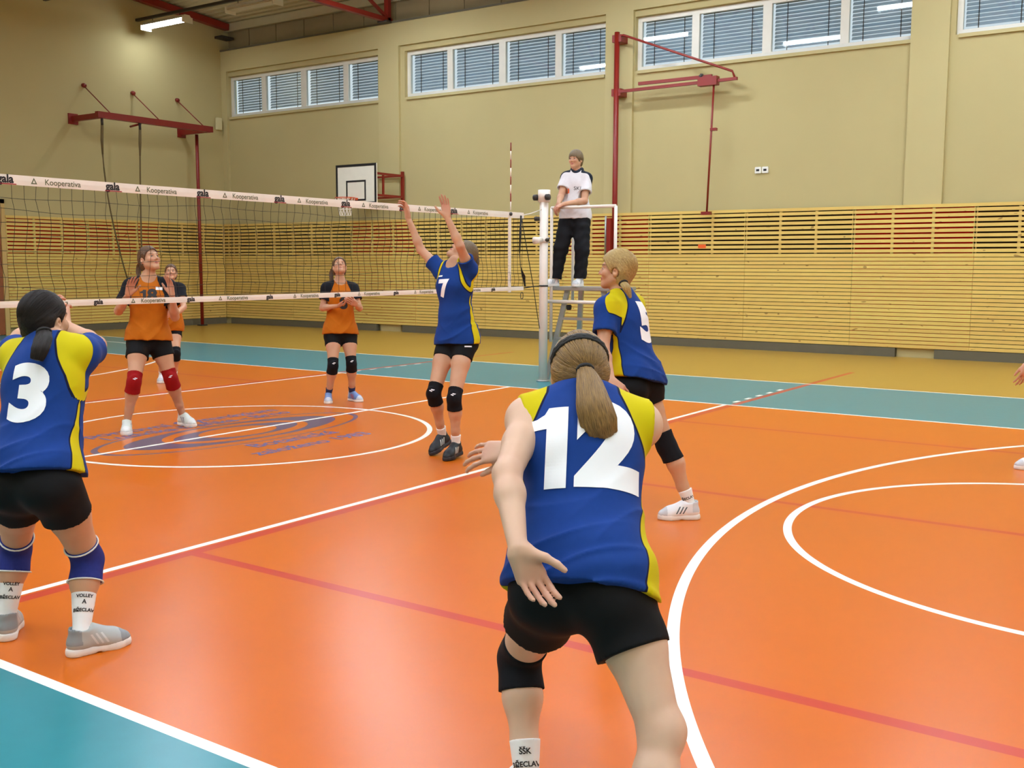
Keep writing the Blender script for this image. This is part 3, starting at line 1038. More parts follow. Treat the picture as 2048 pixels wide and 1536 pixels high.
H_ASH = hair_mat('ash_brown_hair', (74, 60, 40), (128, 108, 72))
H_CHEST = hair_mat('chestnut_hair', (64, 42, 26), (116, 82, 48))


def smooth01(x):
    x = np.clip(x, 0, 1)
    return x * x * (3 - 2 * x)


# ------------------------------------------------------------------ one person
def build_person(J, st, label, name='person', cat='person'):
    """J: joints in metres (world); st: look of clothes and hair"""
    s = st.get('scale', 1.0)
    vox = st.get('vox', .0048)
    g = lambda k: np.array(J[k], float)
    neck = g('neck')
    pc = (g('hpL') + g('hpR')) / 2
    spine = unit(neck - pc)
    Rc = frame_zx(st.get('chest_up', spine), g('shR') - g('shL'))     # rows right, forward, up
    Rp = frame_zx(spine, g('hpR') - g('hpL'))
    Xc, Yc, Zc = Rc
    Xp, Yp, Zp = Rp
    man = st.get('man', False)
    # feet on the ground
    feet = {}
    for sd in 'LR':
        an, to = g('an' + sd), g('to' + sd)
        U = unit(st.get('footU' + sd, (0, 0, 1)))
        Fv = to - an; Fv = unit(Fv - U * (Fv @ U))
        Lf = .262 * s
        heel = an - U * .088 * s - Fv * .062 * s
        toe = heel + Fv * Lf
        dz = st.get('lift' + sd, 0.0) - min(heel[2], toe[2], (heel + Fv * Lf * .6)[2])
        an = an + [0, 0, dz]; heel = heel + [0, 0, dz]
        J['an' + sd] = an
        feet[sd] = (heel, Fv, U, np.cross(Fv, U), Lf)
    base = np.array([pc[0], pc[1], 0.0])
    if 'base_z' in st:
        base[2] = st['base_z']
    root = empty(name, base, label, cat)
    hc = g('head')
    Yh = unit(J['face'])
    Xh = unit(np.cross(Yh, J.get('head_up', (0, 0, 1)))); Zh = np.cross(Xh, Yh)
    Rh = np.array([Xh, Yh, Zh])
    hs = st.get('head', 1.0) * s * .95
    H = lambda x, y, z: hc + (Xh * x + Yh * y + Zh * z) * hs

    # ---------------- body
    b = SDF()
    wd = st.get('girth', 1.0) * s
    cc = neck - Zc * .17 * s
    b.ell(cc, Rc, np.array([.142, .102, .175]) * wd, k=.04)
    b.rc(cc - Zc * .05 * s, pc + Zp * .06 * s, .118 * wd, .118 * wd, .05, n=Yc, sq=.74)
    b.ell(pc + Zp * .03 * s, Rp, np.array([.158, .108, .115]) * wd, k=.05)
    for sd, sg in (('L', -1), ('R', 1)):
        sh, el, wr = g('sh' + sd), g('el' + sd), g('wr' + sd)
        hp, kn, an = g('hp' + sd), g('kn' + sd), g('an' + sd)
        b.sph(hp - Yp * .045 * wd - Zp * .01, .092 * wd, .05)                       # seat
        if not man:
            b.sph(cc + Yc * .07 * s + Xc * sg * .062 * s + Zc * .02, .055 * s, .05)
        b.rc(neck + Zc * .035 * s, sh + Zc * .0, .042 * s, .042 * s, .05)           # trapezius, shoulder
        b.rc(cc + Zc * .09 * s, sh, .075 * s, .052 * s, .05, n=Yc, sq=.85)
        b.sph(sh, .056 * wd, .04)
        arm = 1.12 if man else 1.0
        mid = sh + (el - sh) * .45
        b.rc(sh, mid, .052 * wd * arm, .045 * wd * arm, .03); b.rc(mid, el, .045 * wd * arm, .036 * wd * arm, .02)
        fm = el + (wr - el) * .28
        b.rc(el, fm, .036 * wd * arm, .0385 * wd * arm, .02)
        N_ = unit(J.get('palm' + sd, -Yc))
        b.rc(fm, wr, .038 * wd * arm, .0245 * s * arm, .02, n=N_, sq=.88)
        # leg
        th, shn = unit(hp - kn), unit(an - kn)
        bis = -(th + shn)
        kf = unit(bis) if np.linalg.norm(bis) > .12 else unit(Yp - shn * (Yp @ shn))
        t1 = hp + (kn - hp) * .38
        b.rc(hp, t1 + kf * .008, .085 * wd, .078 * wd, .05)
        b.rc(t1 + kf * .008, kn, .078 * wd, .052 * wd, .03)
        b.sph(kn + kf * .008 * s, .051 * wd, .03)
        c1 = kn + (an - kn) * .30 - kf * .014 * s
        b.rc(kn, c1, .049 * wd, .053 * wd, .03); b.rc(c1, kn + (an - kn) * .68, .053 * wd, .037 * wd, .03)
        b.rc(kn + (an - kn) * .68, an, .037 * wd, .0305 * s, .02)
        heel, Fv, U, Sx, Lf = feet[sd]
        b.rc(an, heel + Fv * Lf * .55 + U * .04 * s, .030 * s, .024 * s, .02)
        b.rc(heel + Fv * Lf * .14 + U * .045 * s, heel + Fv * Lf * .85 + U * .03 * s, .026 * s, .020 * s, .02)
        # hand
        D = unit(J['hand' + sd]); N_ = unit(N_ - D * (N_ @ D)); S = np.cross(D, N_) * (1 if sd == 'R' else -1)
        h = s * st.get('hand', 1.0)
        pose = st.get('pose' + sd, (.35, .5, .06, .6))     # curl at knuckle, curl further, spread, thumb opening
        side = (.030, .0105, -.0095, -.028); lens = ((.043, .026, .021), (.047, .030, .022), (.043, .027, .021), (.034, .021, .019))
        rad = (.0088, .0090, .0085, .0076)
        fwd = (.084, .088, .084, .076)
        for i in range(4):
            m = wr + (D * fwd[i] + S * side[i] - N_ * .002) * h
            b.rc(wr + (D * .012 + S * side[i] * .55) * h, m, .0175 * h, .0122 * h, .014, n=N_, sq=.82)
            a0 = pose[0] * (1 + .12 * (i - 1)); fan = (1.5 - i) * pose[2]
            p = m
            for j, Lq in enumerate(lens[i]):
                ang = a0 + pose[1] * j
                d = (D * math.cos(fan) + S * math.sin(fan)) * math.cos(ang) + N_ * math.sin(ang)
                q = p + unit(d) * Lq * h
                r0, r1 = rad[i] * (1 - .07 * j) * h, rad[i] * (1 - .07 * (j + 1)) * h
                b.rc(p, q, r0, r1, .004)
                p = q
        tb_ = wr + (D * .022 + S * .020 + N_ * .006) * h
        a = pose[3]
        d1 = unit(D * math.cos(a) + S * math.sin(a) + N_ * .35)
        t1 = tb_ + d1 * .042 * h
        b.rc(tb_, t1, .0165 * h, .0125 * h, .016)
        d2 = unit(d1 + D * .45); t2 = t1 + d2 * .033 * h
        b.rc(t1, t2, .0112 * h, .0102 * h, .005); b.rc(t2, t2 + unit(d2 + D * .3) * .025 * h, .0102 * h, .0082 * h, .004)
    # neck and head
    b.rc(neck - Zc * .03 * s, H(0, -.022, -.055), .056 * wd, .050 * s * (1.12 if man else 1), .035)
    k1 = .02 * hs
    b.ell(H(0, -.012, .032), Rh, np.array([.074, .094, .088]) * hs, k=k1)
    b.ell(H(0, .018, -.035), Rh, np.array([.060, .072, .082]) * hs, k=.03 * hs)
    for sg in (-1, 1):
        b.rc(H(sg * .052, .0, -.055), H(sg * .012, .066, -.100), .020 * hs, .018 * hs, .03 * hs)   # jaw
        b.sph(H(sg * .040, .062, -.028), .022 * hs, .025 * hs)                                     # cheek
        b.ell(H(sg * .080, -.012, -.014), Rh, np.array([.012, .021, .031]) * hs, k=.008 * hs)       # ear
        b.sph(H(sg * .091, -.006, -.010), .011 * hs, .006 * hs, op=1)
        b.sph(H(sg * .031, .098, .002), .0165 * hs, .012 * hs, op=1)                               # eye socket
    b.sph(H(0, .070, -.102), .020 * hs, .02 * hs)
    b.rc(H(-.034, .078, .024), H(.034, .078, .024), .012 * hs, .012 * hs, .02 * hs)
    b.rc(H(0, .084, .014), H(0, .106, -.030), .008 * hs, .0125 * hs, .012 * hs)
    for sg in (-1, 1):
        b.sph(H(sg * .012, .094, -.034), .0085 * hs, .008 * hs)
        b.rc(H(0, .090, -.058), H(sg * .020, .082, -.061), .007 * hs, .004 * hs, .006 * hs)
        b.rc(H(0, .089, -.072), H(sg * .018, .081, -.070), .008 * hs, .004 * hs, .006 * hs)
    V, Fq = b.mesh(vox)
    q = (V - hc) @ Rh.T / hs
    face = smooth01((q[:, 1] - .05) / .02) * (q[:, 1] < .125)
    lip = face * np.exp(-((q[:, 0] / .021) ** 2 + ((q[:, 2] + .065) / .0095) ** 2) ** 2)
    browd = np.minimum(np.hypot((q[:, 0] - .032) / .021, (q[:, 2] - .027 - .1 * (.03 - abs(q[:, 0]))) / .0055), np.hypot((q[:, 0] + .032) / .021, (q[:, 2] - .027) / .0055))
    brow = face * np.exp(-browd ** 4)
    flush = np.zeros(len(V))
    for sd in 'LR':
        for jn, rr in (('el', .07), ('kn', .08)):
            flush = np.maximum(flush, .28 * np.exp(-((V - g(jn + sd)) ** 2).sum(1) / rr ** 2))
        flush = np.maximum(flush, .9 * np.exp(-((V - g('wr' + sd) - unit(J['hand' + sd]) * .12) ** 2).sum(1) / .09 ** 2))
    flush = np.maximum(flush, .6 * face * np.exp(-((np.abs(q[:, 0]) - .042) ** 2 + (q[:, 2] + .03) ** 2) / .02 ** 2))
    body = quad_obj('body', V, Fq, st.get('skin', SKIN), root, {'lip': lip, 'brow': brow, 'flush': flush})
    if st.get('eyes', True):
        for sg in (-1, 1):
            c = H(sg * .031, .0745, .002)
            for nm, r, m, o in (('eyeball', .0118, EYE_W, 0), ('iris', .0072, EYE_D, .0062)):
                me = bpy.data.meshes.new(nm); bm = bmesh.new()
                bmesh.ops.create_uvsphere(bm, u_segments=14, v_segments=10, radius=r * hs)
                bmesh.ops.translate(bm, vec=Vector(c + Yh * o * hs), verts=bm.verts); bm.to_mesh(me); bm.free()
                link_mesh(nm, me, m, root, True)

    # ---------------- shirt
    jr = SDF()
    loose = st.get('loose', 1.0) * s
    hem = pc + Zp * st.get('hem', -.10) * s
    hemN = unit(Zp + np.array(st.get('hem_tilt', (0, 0, 0)), float))
    jr.ell(cc + Zc * .01, Rc, np.array([.160, .122, .185]) * wd, k=.05)
    if not man:
        jr.rc(cc + Yc * .06 * s - Xc * .05 * s, cc + Yc * .06 * s + Xc * .05 * s, .075 * s, .075 * s, .05)
    wst = cc + (hem - cc) * .55
    capH = [(hem, -hemN)]
    rW, rH = .150 * loose * st.get('girth', 1), .156 * loose * st.get('girth', 1)
    low = hem + (hem - cc) * .25
    jr.rc(cc, wst, .152 * wd, rW, .06, n=Yc, sq=.78)
    jr.rc(wst, low, rW, rH * 1.02, .08, n=Yp, sq=.82)
    jr.ell(pc + Zp * .02, Rp, np.array([.164, .132, .16]) * loose * st.get('girth', 1), k=.08)
    for sd in 'LR':
        for hh in (0, .10):
            jr.sph(g('hp' + sd) * .75 + pc * .25 - Yp * .040 * wd + Zp * (hh - .01), (.112 - hh * .10) * wd, .09)
        jr.sph(g('hp' + sd) * .75 + pc * .25 + Yp * .005 * wd, .108 * wd, .09)
    slf = st.get('sleeve', .52)
    for sd, sg in (('L', -1), ('R', 1)):
        sh, el = g('sh' + sd), g('el' + sd)
        ad = unit(el - sh)
        cuff = sh + (el - sh) * slf
        if st.get('sleeveless'):
            capS = [(sh + Xc * sg * .010 * s, unit(Xc * sg + ad * .25))]
            jr.rc(neck + Zc * .02 * s, sh + Xc * sg * .05, .052 * s, .056 * s, .05, caps=capS)
            jr.rc(cc + Zc * .08 * s, sh + Xc * sg * .05, .085 * s, .052 * s, .05, n=Yc, sq=.9, caps=capS)
            jr.rc(sh + Xc * sg * .002 - Zc * .01, sh + Xc * sg * .10 - Zc * .03, .050 * s, .060 * s, 0, op=1)
            continue
        jr.rc(neck + Zc * .02 * s, sh, .055 * s, .062 * s, .05)
        jr.rc(cc + Zc * .08 * s, sh, .085 * s, .066 * s, .05, n=Yc, sq=.9)
        capA = [(cuff, ad)]
        jr.rc(sh, sh + (el - sh) * (slf + .25), .068 * wd, .078 * loose * st.get('sleeve_w', 1.0), .035, caps=capA)
        # hollow the opening around the arm
        jr.rc(cuff - ad * .03, cuff + ad * .10, .058 * loose, .074 * loose * st.get('sleeve_w', 1.0), 0, op=1)
    jr.rc(hem + hemN * .85, hem + hemN * .05, 1.2, 1.2, 0, op=2, caps=[(hem, -hemN)])
    jr.rc(hem + hemN * .035, hem - hemN * .10, rH * .93, rH * .98, 0, op=1, n=Yp, sq=.74)
    jr.rc(neck + Zc * .015 * s + Yc * .028 * s, neck + Zc * .12 * s + Yc * .0, .066 * s, .085 * s, .01, op=1)   # neckline
    A = st.get('fold', .004)
    fd = st.get('fold_dir', (.6, .3, 1.0))
    fdir = unit(Xc * fd[0] + Yc * fd[1] + Zc * fd[2]).astype(F32)
    f2 = unit(Xc * -.5 + Yc * .4 + Zc * .8).astype(F32)
    X3, Z3, org = Xc.astype(F32), Zc.astype(F32), pc.astype(F32)

    def folds(P, d):
        q = P - org
        a, b2, x, z = q @ fdir, q @ f2, q @ X3, q @ Z3
        w = np.sin(a * 62 + 2.2 * np.sin(x * 17 + b2 * 9)) * (.5 + .5 * np.sin(x * 11 + a * 7 + 1.0))
        w2 = np.sin(b2 * 38 + 1.8 * np.sin(a * 14 + x * 8)) * .6
        low = np.clip(1.15 - z / .5, .25, 1.1)
        c1 = 1 - np.abs(np.sin(a * 24 + 1.7 * np.sin(x * 9 + b2 * 6) + 1.3 * np.sin(b2 * 13)))
        c2 = 1 - np.abs(np.sin(b2 * 17 + 1.5 * np.sin(a * 8 - x * 10)))
        msk = .5 + .5 * np.sin(x * 13 + a * 9 + 2.0)
        return d + F32(A) * (.45 * (w + w2) - 1.5 * c1 ** 3 * msk - 1.1 * c2 ** 3 * (1 - msk)) * low
    jr.post = folds
    V, Fq = jr.mesh(st.get('jvox', vox * 1.2))
    q = (V - neck) @ Rc.T / s
    x, y, z = q.T
    u = np.abs(x)
    # signed panel field in metres
    tA = np.full(len(V), 9.0)
    for sd, sg in (('L', -1), ('R', 1)):
        sh, el = g('sh' + sd), g('el' + sd)
        ax_ = unit(el - sh)
        t = (V - sh) @ ax_
        rad = np.linalg.norm((V - sh) - np.outer(t, ax_), axis=1)
        Ls = np.linalg.norm(el - sh) * slf
        t = np.minimum(np.minimum(t, (.112 if st.get('team') == 'orange' else .15) - rad), (Ls + .03 - t) if st.get('team') == 'orange' else 9.0) / s
        tA = np.where(x * sg > 0, t, tA)
    kind = st.get('team', 'blue')
    if kind == 'blue':
        bw = st.get('yoke', .0)
        inner = np.interp(-z, [-.05, .0, .08, .16, .24, .30], np.array([.070, .075, .105, .140, .158, .170]) + bw)
        innerF = np.interp(-z, [-.05, .0, .08, .16, .24, .30], [.080, .085, .100, .128, .160, .170])
        bk = smooth01((-y + .01) / .03)
        inner = inner * bk + innerF * (1 - bk)
        bk2 = smooth01((.02 - y) / .05)
        outer = bk2 * (st.get('seam', .015) - tA) + (1 - bk2) * (.026 - (u - innerF))
        side_w = np.interp(-z, [.20, .27, .33, .42, .56, .70], [-.01, .010, .012, .028, .046, .05]) * st.get('side', 1.0)
        yp = ((V - pc) @ Yp) / s; xp = np.abs((V - pc) @ Xp) / s
        wl = smooth01((-z - .25) / .2); ys_ = y * (1 - wl) + yp * wl
        sidef = np.where(np.maximum(u, xp) > .07, side_w - np.abs(ys_ + .005), -.05)
        p = np.minimum(u - inner, outer)
        p = np.where(-z < .25, p, -.03)
        p = np.maximum(p, np.where(-z > .2, sidef, -.03))
    elif kind == 'orange':
        inner = np.interp(-z, [-.05, .0, .08, .16, .24], [.072, .078, .112, .150, .185])
        p = np.minimum(u - inner, .205 + z)
        p = np.maximum(p, np.minimum(tA - .02, .03))
    else:
        p = np.minimum(np.minimum(u - .07, .20 + z), .080 - y)
        p = np.where(u > .13, np.minimum(p, .075 - y + .3 * (z + .10)), p)
    jo = quad_obj('jersey' if kind != 'ref' else 'polo_shirt', V, Fq, {'blue': BLUE_J, 'orange': ORANGE_J, 'ref': REF_J}[kind], root, {'panel': p * s})

    # printed number and marks, wrapped on the cloth
    dep = bpy.context.evaluated_depsgraph_get()
    bvh = BVHTree.FromPolygons([tuple(v) for v in V], [tuple(f) for f in Fq])

    def wrap(nm, me, c, X, Y, mat, offs=.0026, host=jo, tree=bvh, grid=.009):
        X, Y = unit(X), unit(Y); Z = np.cross(X, Y)
        bm = bmesh.new(); bm.from_mesh(me)
        co = [v.co for v in bm.verts]
        x0, x1 = min(v.x for v in co), max(v.x for v in co); y0, y1 = min(v.y for v in co), max(v.y for v in co)
        for ax, a0, a1 in ((0, x0, x1), (1, y0, y1)):
            for t in np.arange(a0 + grid, a1, grid):
                pl = [0, 0, 0]; pl[ax] = t; no = [0, 0, 0]; no[ax] = 1
                bmesh.ops.bisect_plane(bm, geom=bm.verts[:] + bm.edges[:] + bm.faces[:], plane_co=pl, plane_no=no)
        dead = []
        for v in bm.verts:
            o = Vector(c + X * v.co.x + Y * v.co.y + Z * .16)
            hit = tree.ray_cast(o, Vector(-Z), .5)
            if hit[0] is None:
                dead.append(v); continue
            v.co = hit[0] + Vector(Z) * offs
        bmesh.ops.delete(bm, geom=dead, context='VERTS')
        m2 = bpy.data.meshes.new(nm); bm.to_mesh(m2); bm.free()
        m2.materials.clear()
        return link_mesh(nm, m2, mat, host, False)

    for num in st.get('numbers', []):
        sgn = -1 if num['face'] == 'back' else 1
        if num['s'].startswith('1') and len(num['s']) == 2:
            hh = num['h']
            one = [(.0, .715), (.0, .845), (.10, .86), (.19, .91), (.235, 1.0), (.46, 1.0), (.46, 0), (.215, 0), (.215, .715)]
            xo = num.get('one_x', -.64)
            m1 = mesh_of('q', [((a + xo) * hh, (b_ - .5) * hh, 0) for a, b_ in one], [tuple(range(8, -1, -1))])
            sgn_ = -1 if num['face'] == 'back' else 1
            c = neck + Xc * num.get('x', 0) + Zc * num['z'] + Yc * sgn_ * .1
            X = Xc * sgn_ * -1 if sgn_ > 0 else Xc
            X = X * math.cos(num.get('rot', 0)) + Zc * math.sin(num.get('rot', 0))
            wrap(num.get('name', 'jersey_number'), m1, c, X, np.cross(np.cross(X, Zc), X), num.get('mat', M['number_white']))
            num = dict(num, s=num['s'][1], x=num.get('x', 0) + (.29 * hh if sgn_ < 0 else -.29 * hh))
        me = text_mesh(num['s'], num['h'] / .73, bold=num.get('bold', .06) * num['h'], spacing=num.get('sp', 1.05), width=num.get('w', .9))
        c = neck + Xc * num.get('x', 0) + Zc * num['z'] + Yc * sgn * .1
        X = Xc * sgn * -1 if sgn > 0 else Xc
        X = X * math.cos(num.get('rot', 0)) + Zc * math.sin(num.get('rot', 0))
        Y = np.cross(np.cross(X, Zc), X)
        wrap(num.get('name', 'jersey_number'), me, c, X, Y, num.get('mat', M['number_white']))
    for bd in st.get('badges', []):
        v = [(-bd['w'] / 2, -bd['h'] / 2, 0), (bd['w'] / 2, -bd['h'] / 2, 0), (bd['w'] / 2, bd['h'] / 2, 0), (-bd['w'] / 2, bd['h'] / 2, 0)]
        wrap('chest_badge', mesh_of('q', v, [(0, 1, 2, 3)]), neck + Xc * bd['x'] + Zc * bd['z'] + Yc * .1, -Xc, Zc, bd['mat'], .0018)
    if st.get('collar'):
        cl = SDF()
        n0 = neck + Zc * .045 * s
        cp = [n0 + Xc * .062 * math.cos(a) * s + Yc * (.058 * math.sin(a) + .005) * s - Zc * (.05 * max(0, math.sin(a)) ** 2) * s for a in np.linspace(-4.45, 1.30, 16)]
        cl.chain(cp, [.024] * 16, k=.01)
        for e in (cp[0], cp[-1]):
            cl.rc(e, e - Zc * .085 * s + Yc * .012, .022, .009, .01)
        sdf_obj('collar', cl, .004, st['collar'], root)

    # ---------------- shorts or trousers
    shs = SDF()
    long_ = st.get('trousers', False)
    frac = st.get('short', .46)
    waistc = hem + hemN * .022
    shs.ell(pc + Zp * .03 * s, Rp, np.array([.160, .118, .13]) * wd, k=.05, caps=[(waistc, Zp)])
    for sd, sg in (('L', -1), ('R', 1)):
        hp, kn, an = g('hp' + sd), g('kn' + sd), g('an' + sd)
        shs.sph(hp - Yp * .043 * wd - Zp * .01, .098 * wd, .05)
        if not long_:
            e = hp + (kn - hp) * frac; d = unit(kn - hp)
            cn = unit(d + np.array(st.get('short_tilt' + sd, (0, 0, 0)), float))
            shs.rc(hp, hp + (kn - hp) * (frac + .3), .100 * wd, .088 * wd * st.get('short_w', 1.0), .04, caps=[(e, cn)])
        else:
            lw = st.get('leg_w', 1.0)
            shs.rc(hp, kn, .116 * wd, .084 * wd * lw, .06)
            e = an + (kn - an) * .04
            shs.rc(kn, an - (kn - an) * .1, .078 * wd * lw, .070 * wd * lw, .03, caps=[(e, unit(an - kn))])
    pcf = pc.astype(F32)
    shs.rc(waistc - hemN * .5, waistc, .6, .6, 0, op=2, caps=[(waistc, hemN)])

    def sfold(P, d):
        q = P - pcf
        amp = .006 if long_ else .002
        return d + F32(amp) * np.sin(q[:, 2] * 48 + 2.5 * np.sin(q[:, 0] * 14) + 3 * np.sin(q[:, 1] * 13)) * F32(.7)
    shs.post = sfold
    so, SV = sdf_obj('trousers' if long_ else 'shorts', shs, vox * 1.25, TROUSER if long_ else BLACK_C, root, None)

    if st.get('short_marks'):
        stree = BVHTree.FromPolygons([tuple(v.co) for v in so.data.vertices], [tuple(p_.vertices) for p_ in so.data.polygons])
        for txt, sz, pt in st['short_marks']:
            wrap('shorts_mark', text_mesh(txt, sz, bold=.004), np.asarray(pt), RIGHT, UPV, M['number_white'], .002, so, stree, .012)

    # ---------------- knee pads, socks, shoes
    for sd in 'LR':
        hp, kn, an = g('hp' + sd), g('kn' + sd), g('an' + sd)
        th, shn = unit(hp - kn), unit(an - kn)
        bis = -(th + shn)
        kf = unit(bis) if np.linalg.norm(bis) > .12 else unit(Yp - shn * (Yp @ shn))
        padm = st.get('pad' + sd, st.get('pad'))
        if padm is not None:
            kp = SDF()
            ua, lb = st.get('pad_len', (.09, .095))
            a, e = kn + th * ua * s, kn + shn * lb * s
            kp.rc(kn + th * (ua + .05) * s, kn, .069 * wd, .060 * wd, .02, caps=[(a, th)])
            kp.rc(kn, kn + shn * (lb + .05) * s - kf * .012, .060 * wd, .071 * wd, .02, caps=[(e, shn)])
            kp.ell(kn + kf * .028 * s, frame_zx(shn, np.cross(shn, kf)), np.array([.046, .040, .075]) * wd, k=.02)
            KP = sdf_obj('knee_pad', kp, max(.0048, vox), padm, root)
            if st.get('pad_mark'):
                kpo = root.children[-1] if False else KP[0]
                tr = BVHTree.FromPolygons([tuple(v.co) for v in kpo.data.vertices], [tuple(p_.vertices) for p_ in kpo.data.polygons])
                m_ = mesh_of('q', [(-.018, -.004, 0), (.004, -.010, 0), (.010, -.003, 0), (-.012, .003, 0), (-.006, .005, 0), (.016, .001, 0), (.024, .009, 0), (.000, .012, 0)], [(0, 1, 2, 3), (4, 5, 6, 7)])
                vw = unit(unit(kf) + unit(CAM - kn) * .6); X_ = unit(np.cross(th, vw)); wrap('pad_mark', m_, kn + th * .035 + vw * .03, X_, np.cross(vw, X_), M['number_white'], .0016, kpo, tr, .008)
            if st.get('pad_trim'):
                for c0, dd, rr in ((a, th, .0665), (e - kf * .008, shn, .0685)):
                    x_ = unit(np.cross(dd, kf)); y_ = np.cross(dd, x_)
                    pts = [c0 + (x_ * math.cos(t) + y_ * math.sin(t)) * (rr + .001) * wd - dd * .003 for t in np.linspace(0, 2 * math.pi, 25)]
                    tube('knee_pad_trim', pts, .0035, TRIM_W, root, 6)
        heel, Fv, U, Sx, Lf = feet[sd]
        shn2 = unit(kn - an)
        if st.get('sock') is not None:
            sk = SDF()
            top = an + shn2 * st.get('sock_h', .10) * s
            sk.rc(an - shn2 * .012 * s, an + shn2 * (st.get('sock_h', .10) + .05) * s - kf * .08 * (st.get('sock_h', .1)) * s, .032 * s, .040 * s + .085 * st.get('sock_h', .1), .02, caps=[(top, shn2)])
            sk.rc(an, heel + U * .06 * s + Fv * .055 * s, .031 * s, .023 * s, .02)
            sk_o, skV = sdf_obj('sock', sk, max(.0045, vox * .9), st['sock'], root)
            if st.get('sock_text'):
                V2 = np.array([v.co[:] for v in sk_o.data.vertices]); Fp = [tuple(p.vertices) for p in sk_o.data.polygons]
                tr = BVHTree.FromPolygons([tuple(v) for v in V2], Fp)
                for txt, sz, up in st['sock_text']:
                    me = text_mesh(txt, sz, bold=.0006, width=1.0)
                    c = an + shn2 * up * s
                    view = unit(CAM - c); X = unit(np.cross(shn2, view))
                    wrap('sock_lettering', me, c, X, shn2, M['letter_black'], .0024, sk_o, tr, .006)
        sm = SHOE[st.get('shoe', 'white')]
        P_ = lambda f, u_, r=0.0: heel + Fv * f * Lf + U * u_ * s + Sx * r * s
        so_ = SDF()
        gcap = [(heel, -U), (heel + U * .034 * s, U)]
        for f0, f1, r0, r1 in ((.14, .50, .041, .038), (.50, .72, .038, .050), (.72, .87, .050, .037)):
            so_.rc(P_(f0, .016), P_(f1, .016), r0 * s, r1 * s, .01, caps=gcap)
        so_.rc(P_(.46, -.012, -.06), P_(.46, -.012, .06), .016 * s, .016 * s, .008, op=1)      # arch notch
        sdf_obj('shoe_sole', so_, max(.0042, vox * .95), SOLE_D if st.get('shoe') == 'black' else SOLE_W, root)
        up = SDF()
        bcap = [(heel + U * .030 * s, -U)]
        up.rc(P_(.15, .050), P_(.50, .048), .039 * s, .037 * s, .02, caps=bcap)
        up.rc(P_(.50, .046), P_(.72, .036), .039 * s, .045 * s, .02, caps=bcap)
        up.rc(P_(.72, .034), P_(.87, .028), .046 * s, .034 * s, .02, caps=bcap)
        up.rc(P_(.23, .060), P_(.22, .105), .045 * s, .047 * s, .02, n=Sx, sq=.86, caps=[(P_(.22, .108), unit(U + Fv * .30))])
        up.rc(P_(.36, .090), P_(.60, .056), .036 * s, .034 * s, .025)
        up.rc(P_(.235, .095), P_(.20, .14), .0395 * s, .041 * s, 0, op=1, n=Sx, sq=.86)
        for zz, aa in ((.062, .0), (.080, .1)):
            for sgn in (-1, 1):
                up.rc(P_(.10, zz, sgn * .050), P_(.58, zz - .012 + aa * .02, sgn * .048), .0035 * s, .0035 * s, .004, op=1)   # stitched seams
        VV, FF = up.mesh(max(.0042, vox * .92))
        lf = ((VV - heel) @ Fv) / Lf; lu = ((VV - heel) @ U) / s; ls = ((VV - heel) @ Sx) / s
        stripe = np.maximum.reduce([.0045 - np.abs((lf - f0) * Lf - (.075 - lu) * .55) for f0 in (.36, .44, .52)])
        stripe = np.where((lu > .038) & (lu < .088) & (np.abs(ls) > .022), stripe, -.01)
        pan = np.maximum(np.where(lf > .80, .01, -.01), np.where((lf < .20) & (lu > .05), .01, -.01))
        quad_obj('shoe_upper', VV, FF, sm, root, {'panel': pan, 'stripe': stripe})
        lace = LACE_D if st.get('shoe') == 'pale' else (SOLE_D if st.get('shoe') == 'black' else LACE_W)
        lp = []
        for i, f0 in enumerate((.40, .47, .54, .61)):
            zz = .120 - .062 * (f0 - .36) / .26
            sgx = 1 if i % 2 else -1
            for r in (-.022, -.008, .008, .022):
                lp.append(P_(f0, zz + .010 - abs(r) * .45, r * sgx))
        tube('shoe_laces', lp, .0032 * s, lace, root, 5)

    # ---------------- hair
    hm = st.get('hair_mat', H_BROWN)
    hr = SDF()
    style = st.get('hair', 'pony')
    cap = np.array([.087, .108, .101]) * hs * st.get('hair_vol', 1.0)
    hcn = H(0, -.016, .032)
    hr.ell(hcn, Rh, cap, k=.02)
    hr.rc(H(0, -.060, -.01), H(0, -.050, -.070 if style != 'short' else -.078), .058 * hs, .050 * hs, .03)
    for sg in (-1, 1):
        hr.rc(H(sg * .055, -.045, .0), H(sg * .045, -.048, -.055), .035 * hs, .035 * hs, .03)
    # cut away the face and the ears
    hl = st.get('hairline', (.040, .62))
    hr.ell(H(0, .075 + (0.01 if style == 'short' else 0), -.075), frame_zx(Zh - Yh * .05, Xh), np.array([.105, .083, .145 if style != 'short' else .106]) * hs, k=.008, op=1)
    if style != 'long' and st.get('ears', True):
        for sg in (-1, 1):
            hr.ell(H(sg * .09, -.010, -.02), Rh, np.array([.028, .026, .034]) * hs, k=.008, op=1)
    tie = H(*st.get('tie', (0, -.112, .0)))
    T = (tie - hcn)
    Td = unit(T); t1 = unit(np.cross(Td, Xh)); t2 = np.cross(Td, t1)
    Td_, t1_, t2_, hc_ = Td.astype(F32), t1.astype(F32), t2.astype(F32), hcn.astype(F32)

    def grooves(P, d):
        q = P - hc_
        phi = np.arctan2(q @ t2_, q @ t1_)
        w = np.sin(phi * 31 + 2 * np.sin(phi * 7)) + .7 * np.sin(phi * 67 + 3 * np.sin(phi * 5))
        return d + F32(.0011 * hs) * w
    hr.post = grooves
    HV, HF = hr.mesh(min(vox, .0048))
    qv = HV - hcn
    phi = np.arctan2(qv @ t2, qv @ t1)
    ho = quad_obj('hair', HV, HF, hm, root, {'strand': phi, 'along': (qv @ Td) / .1})
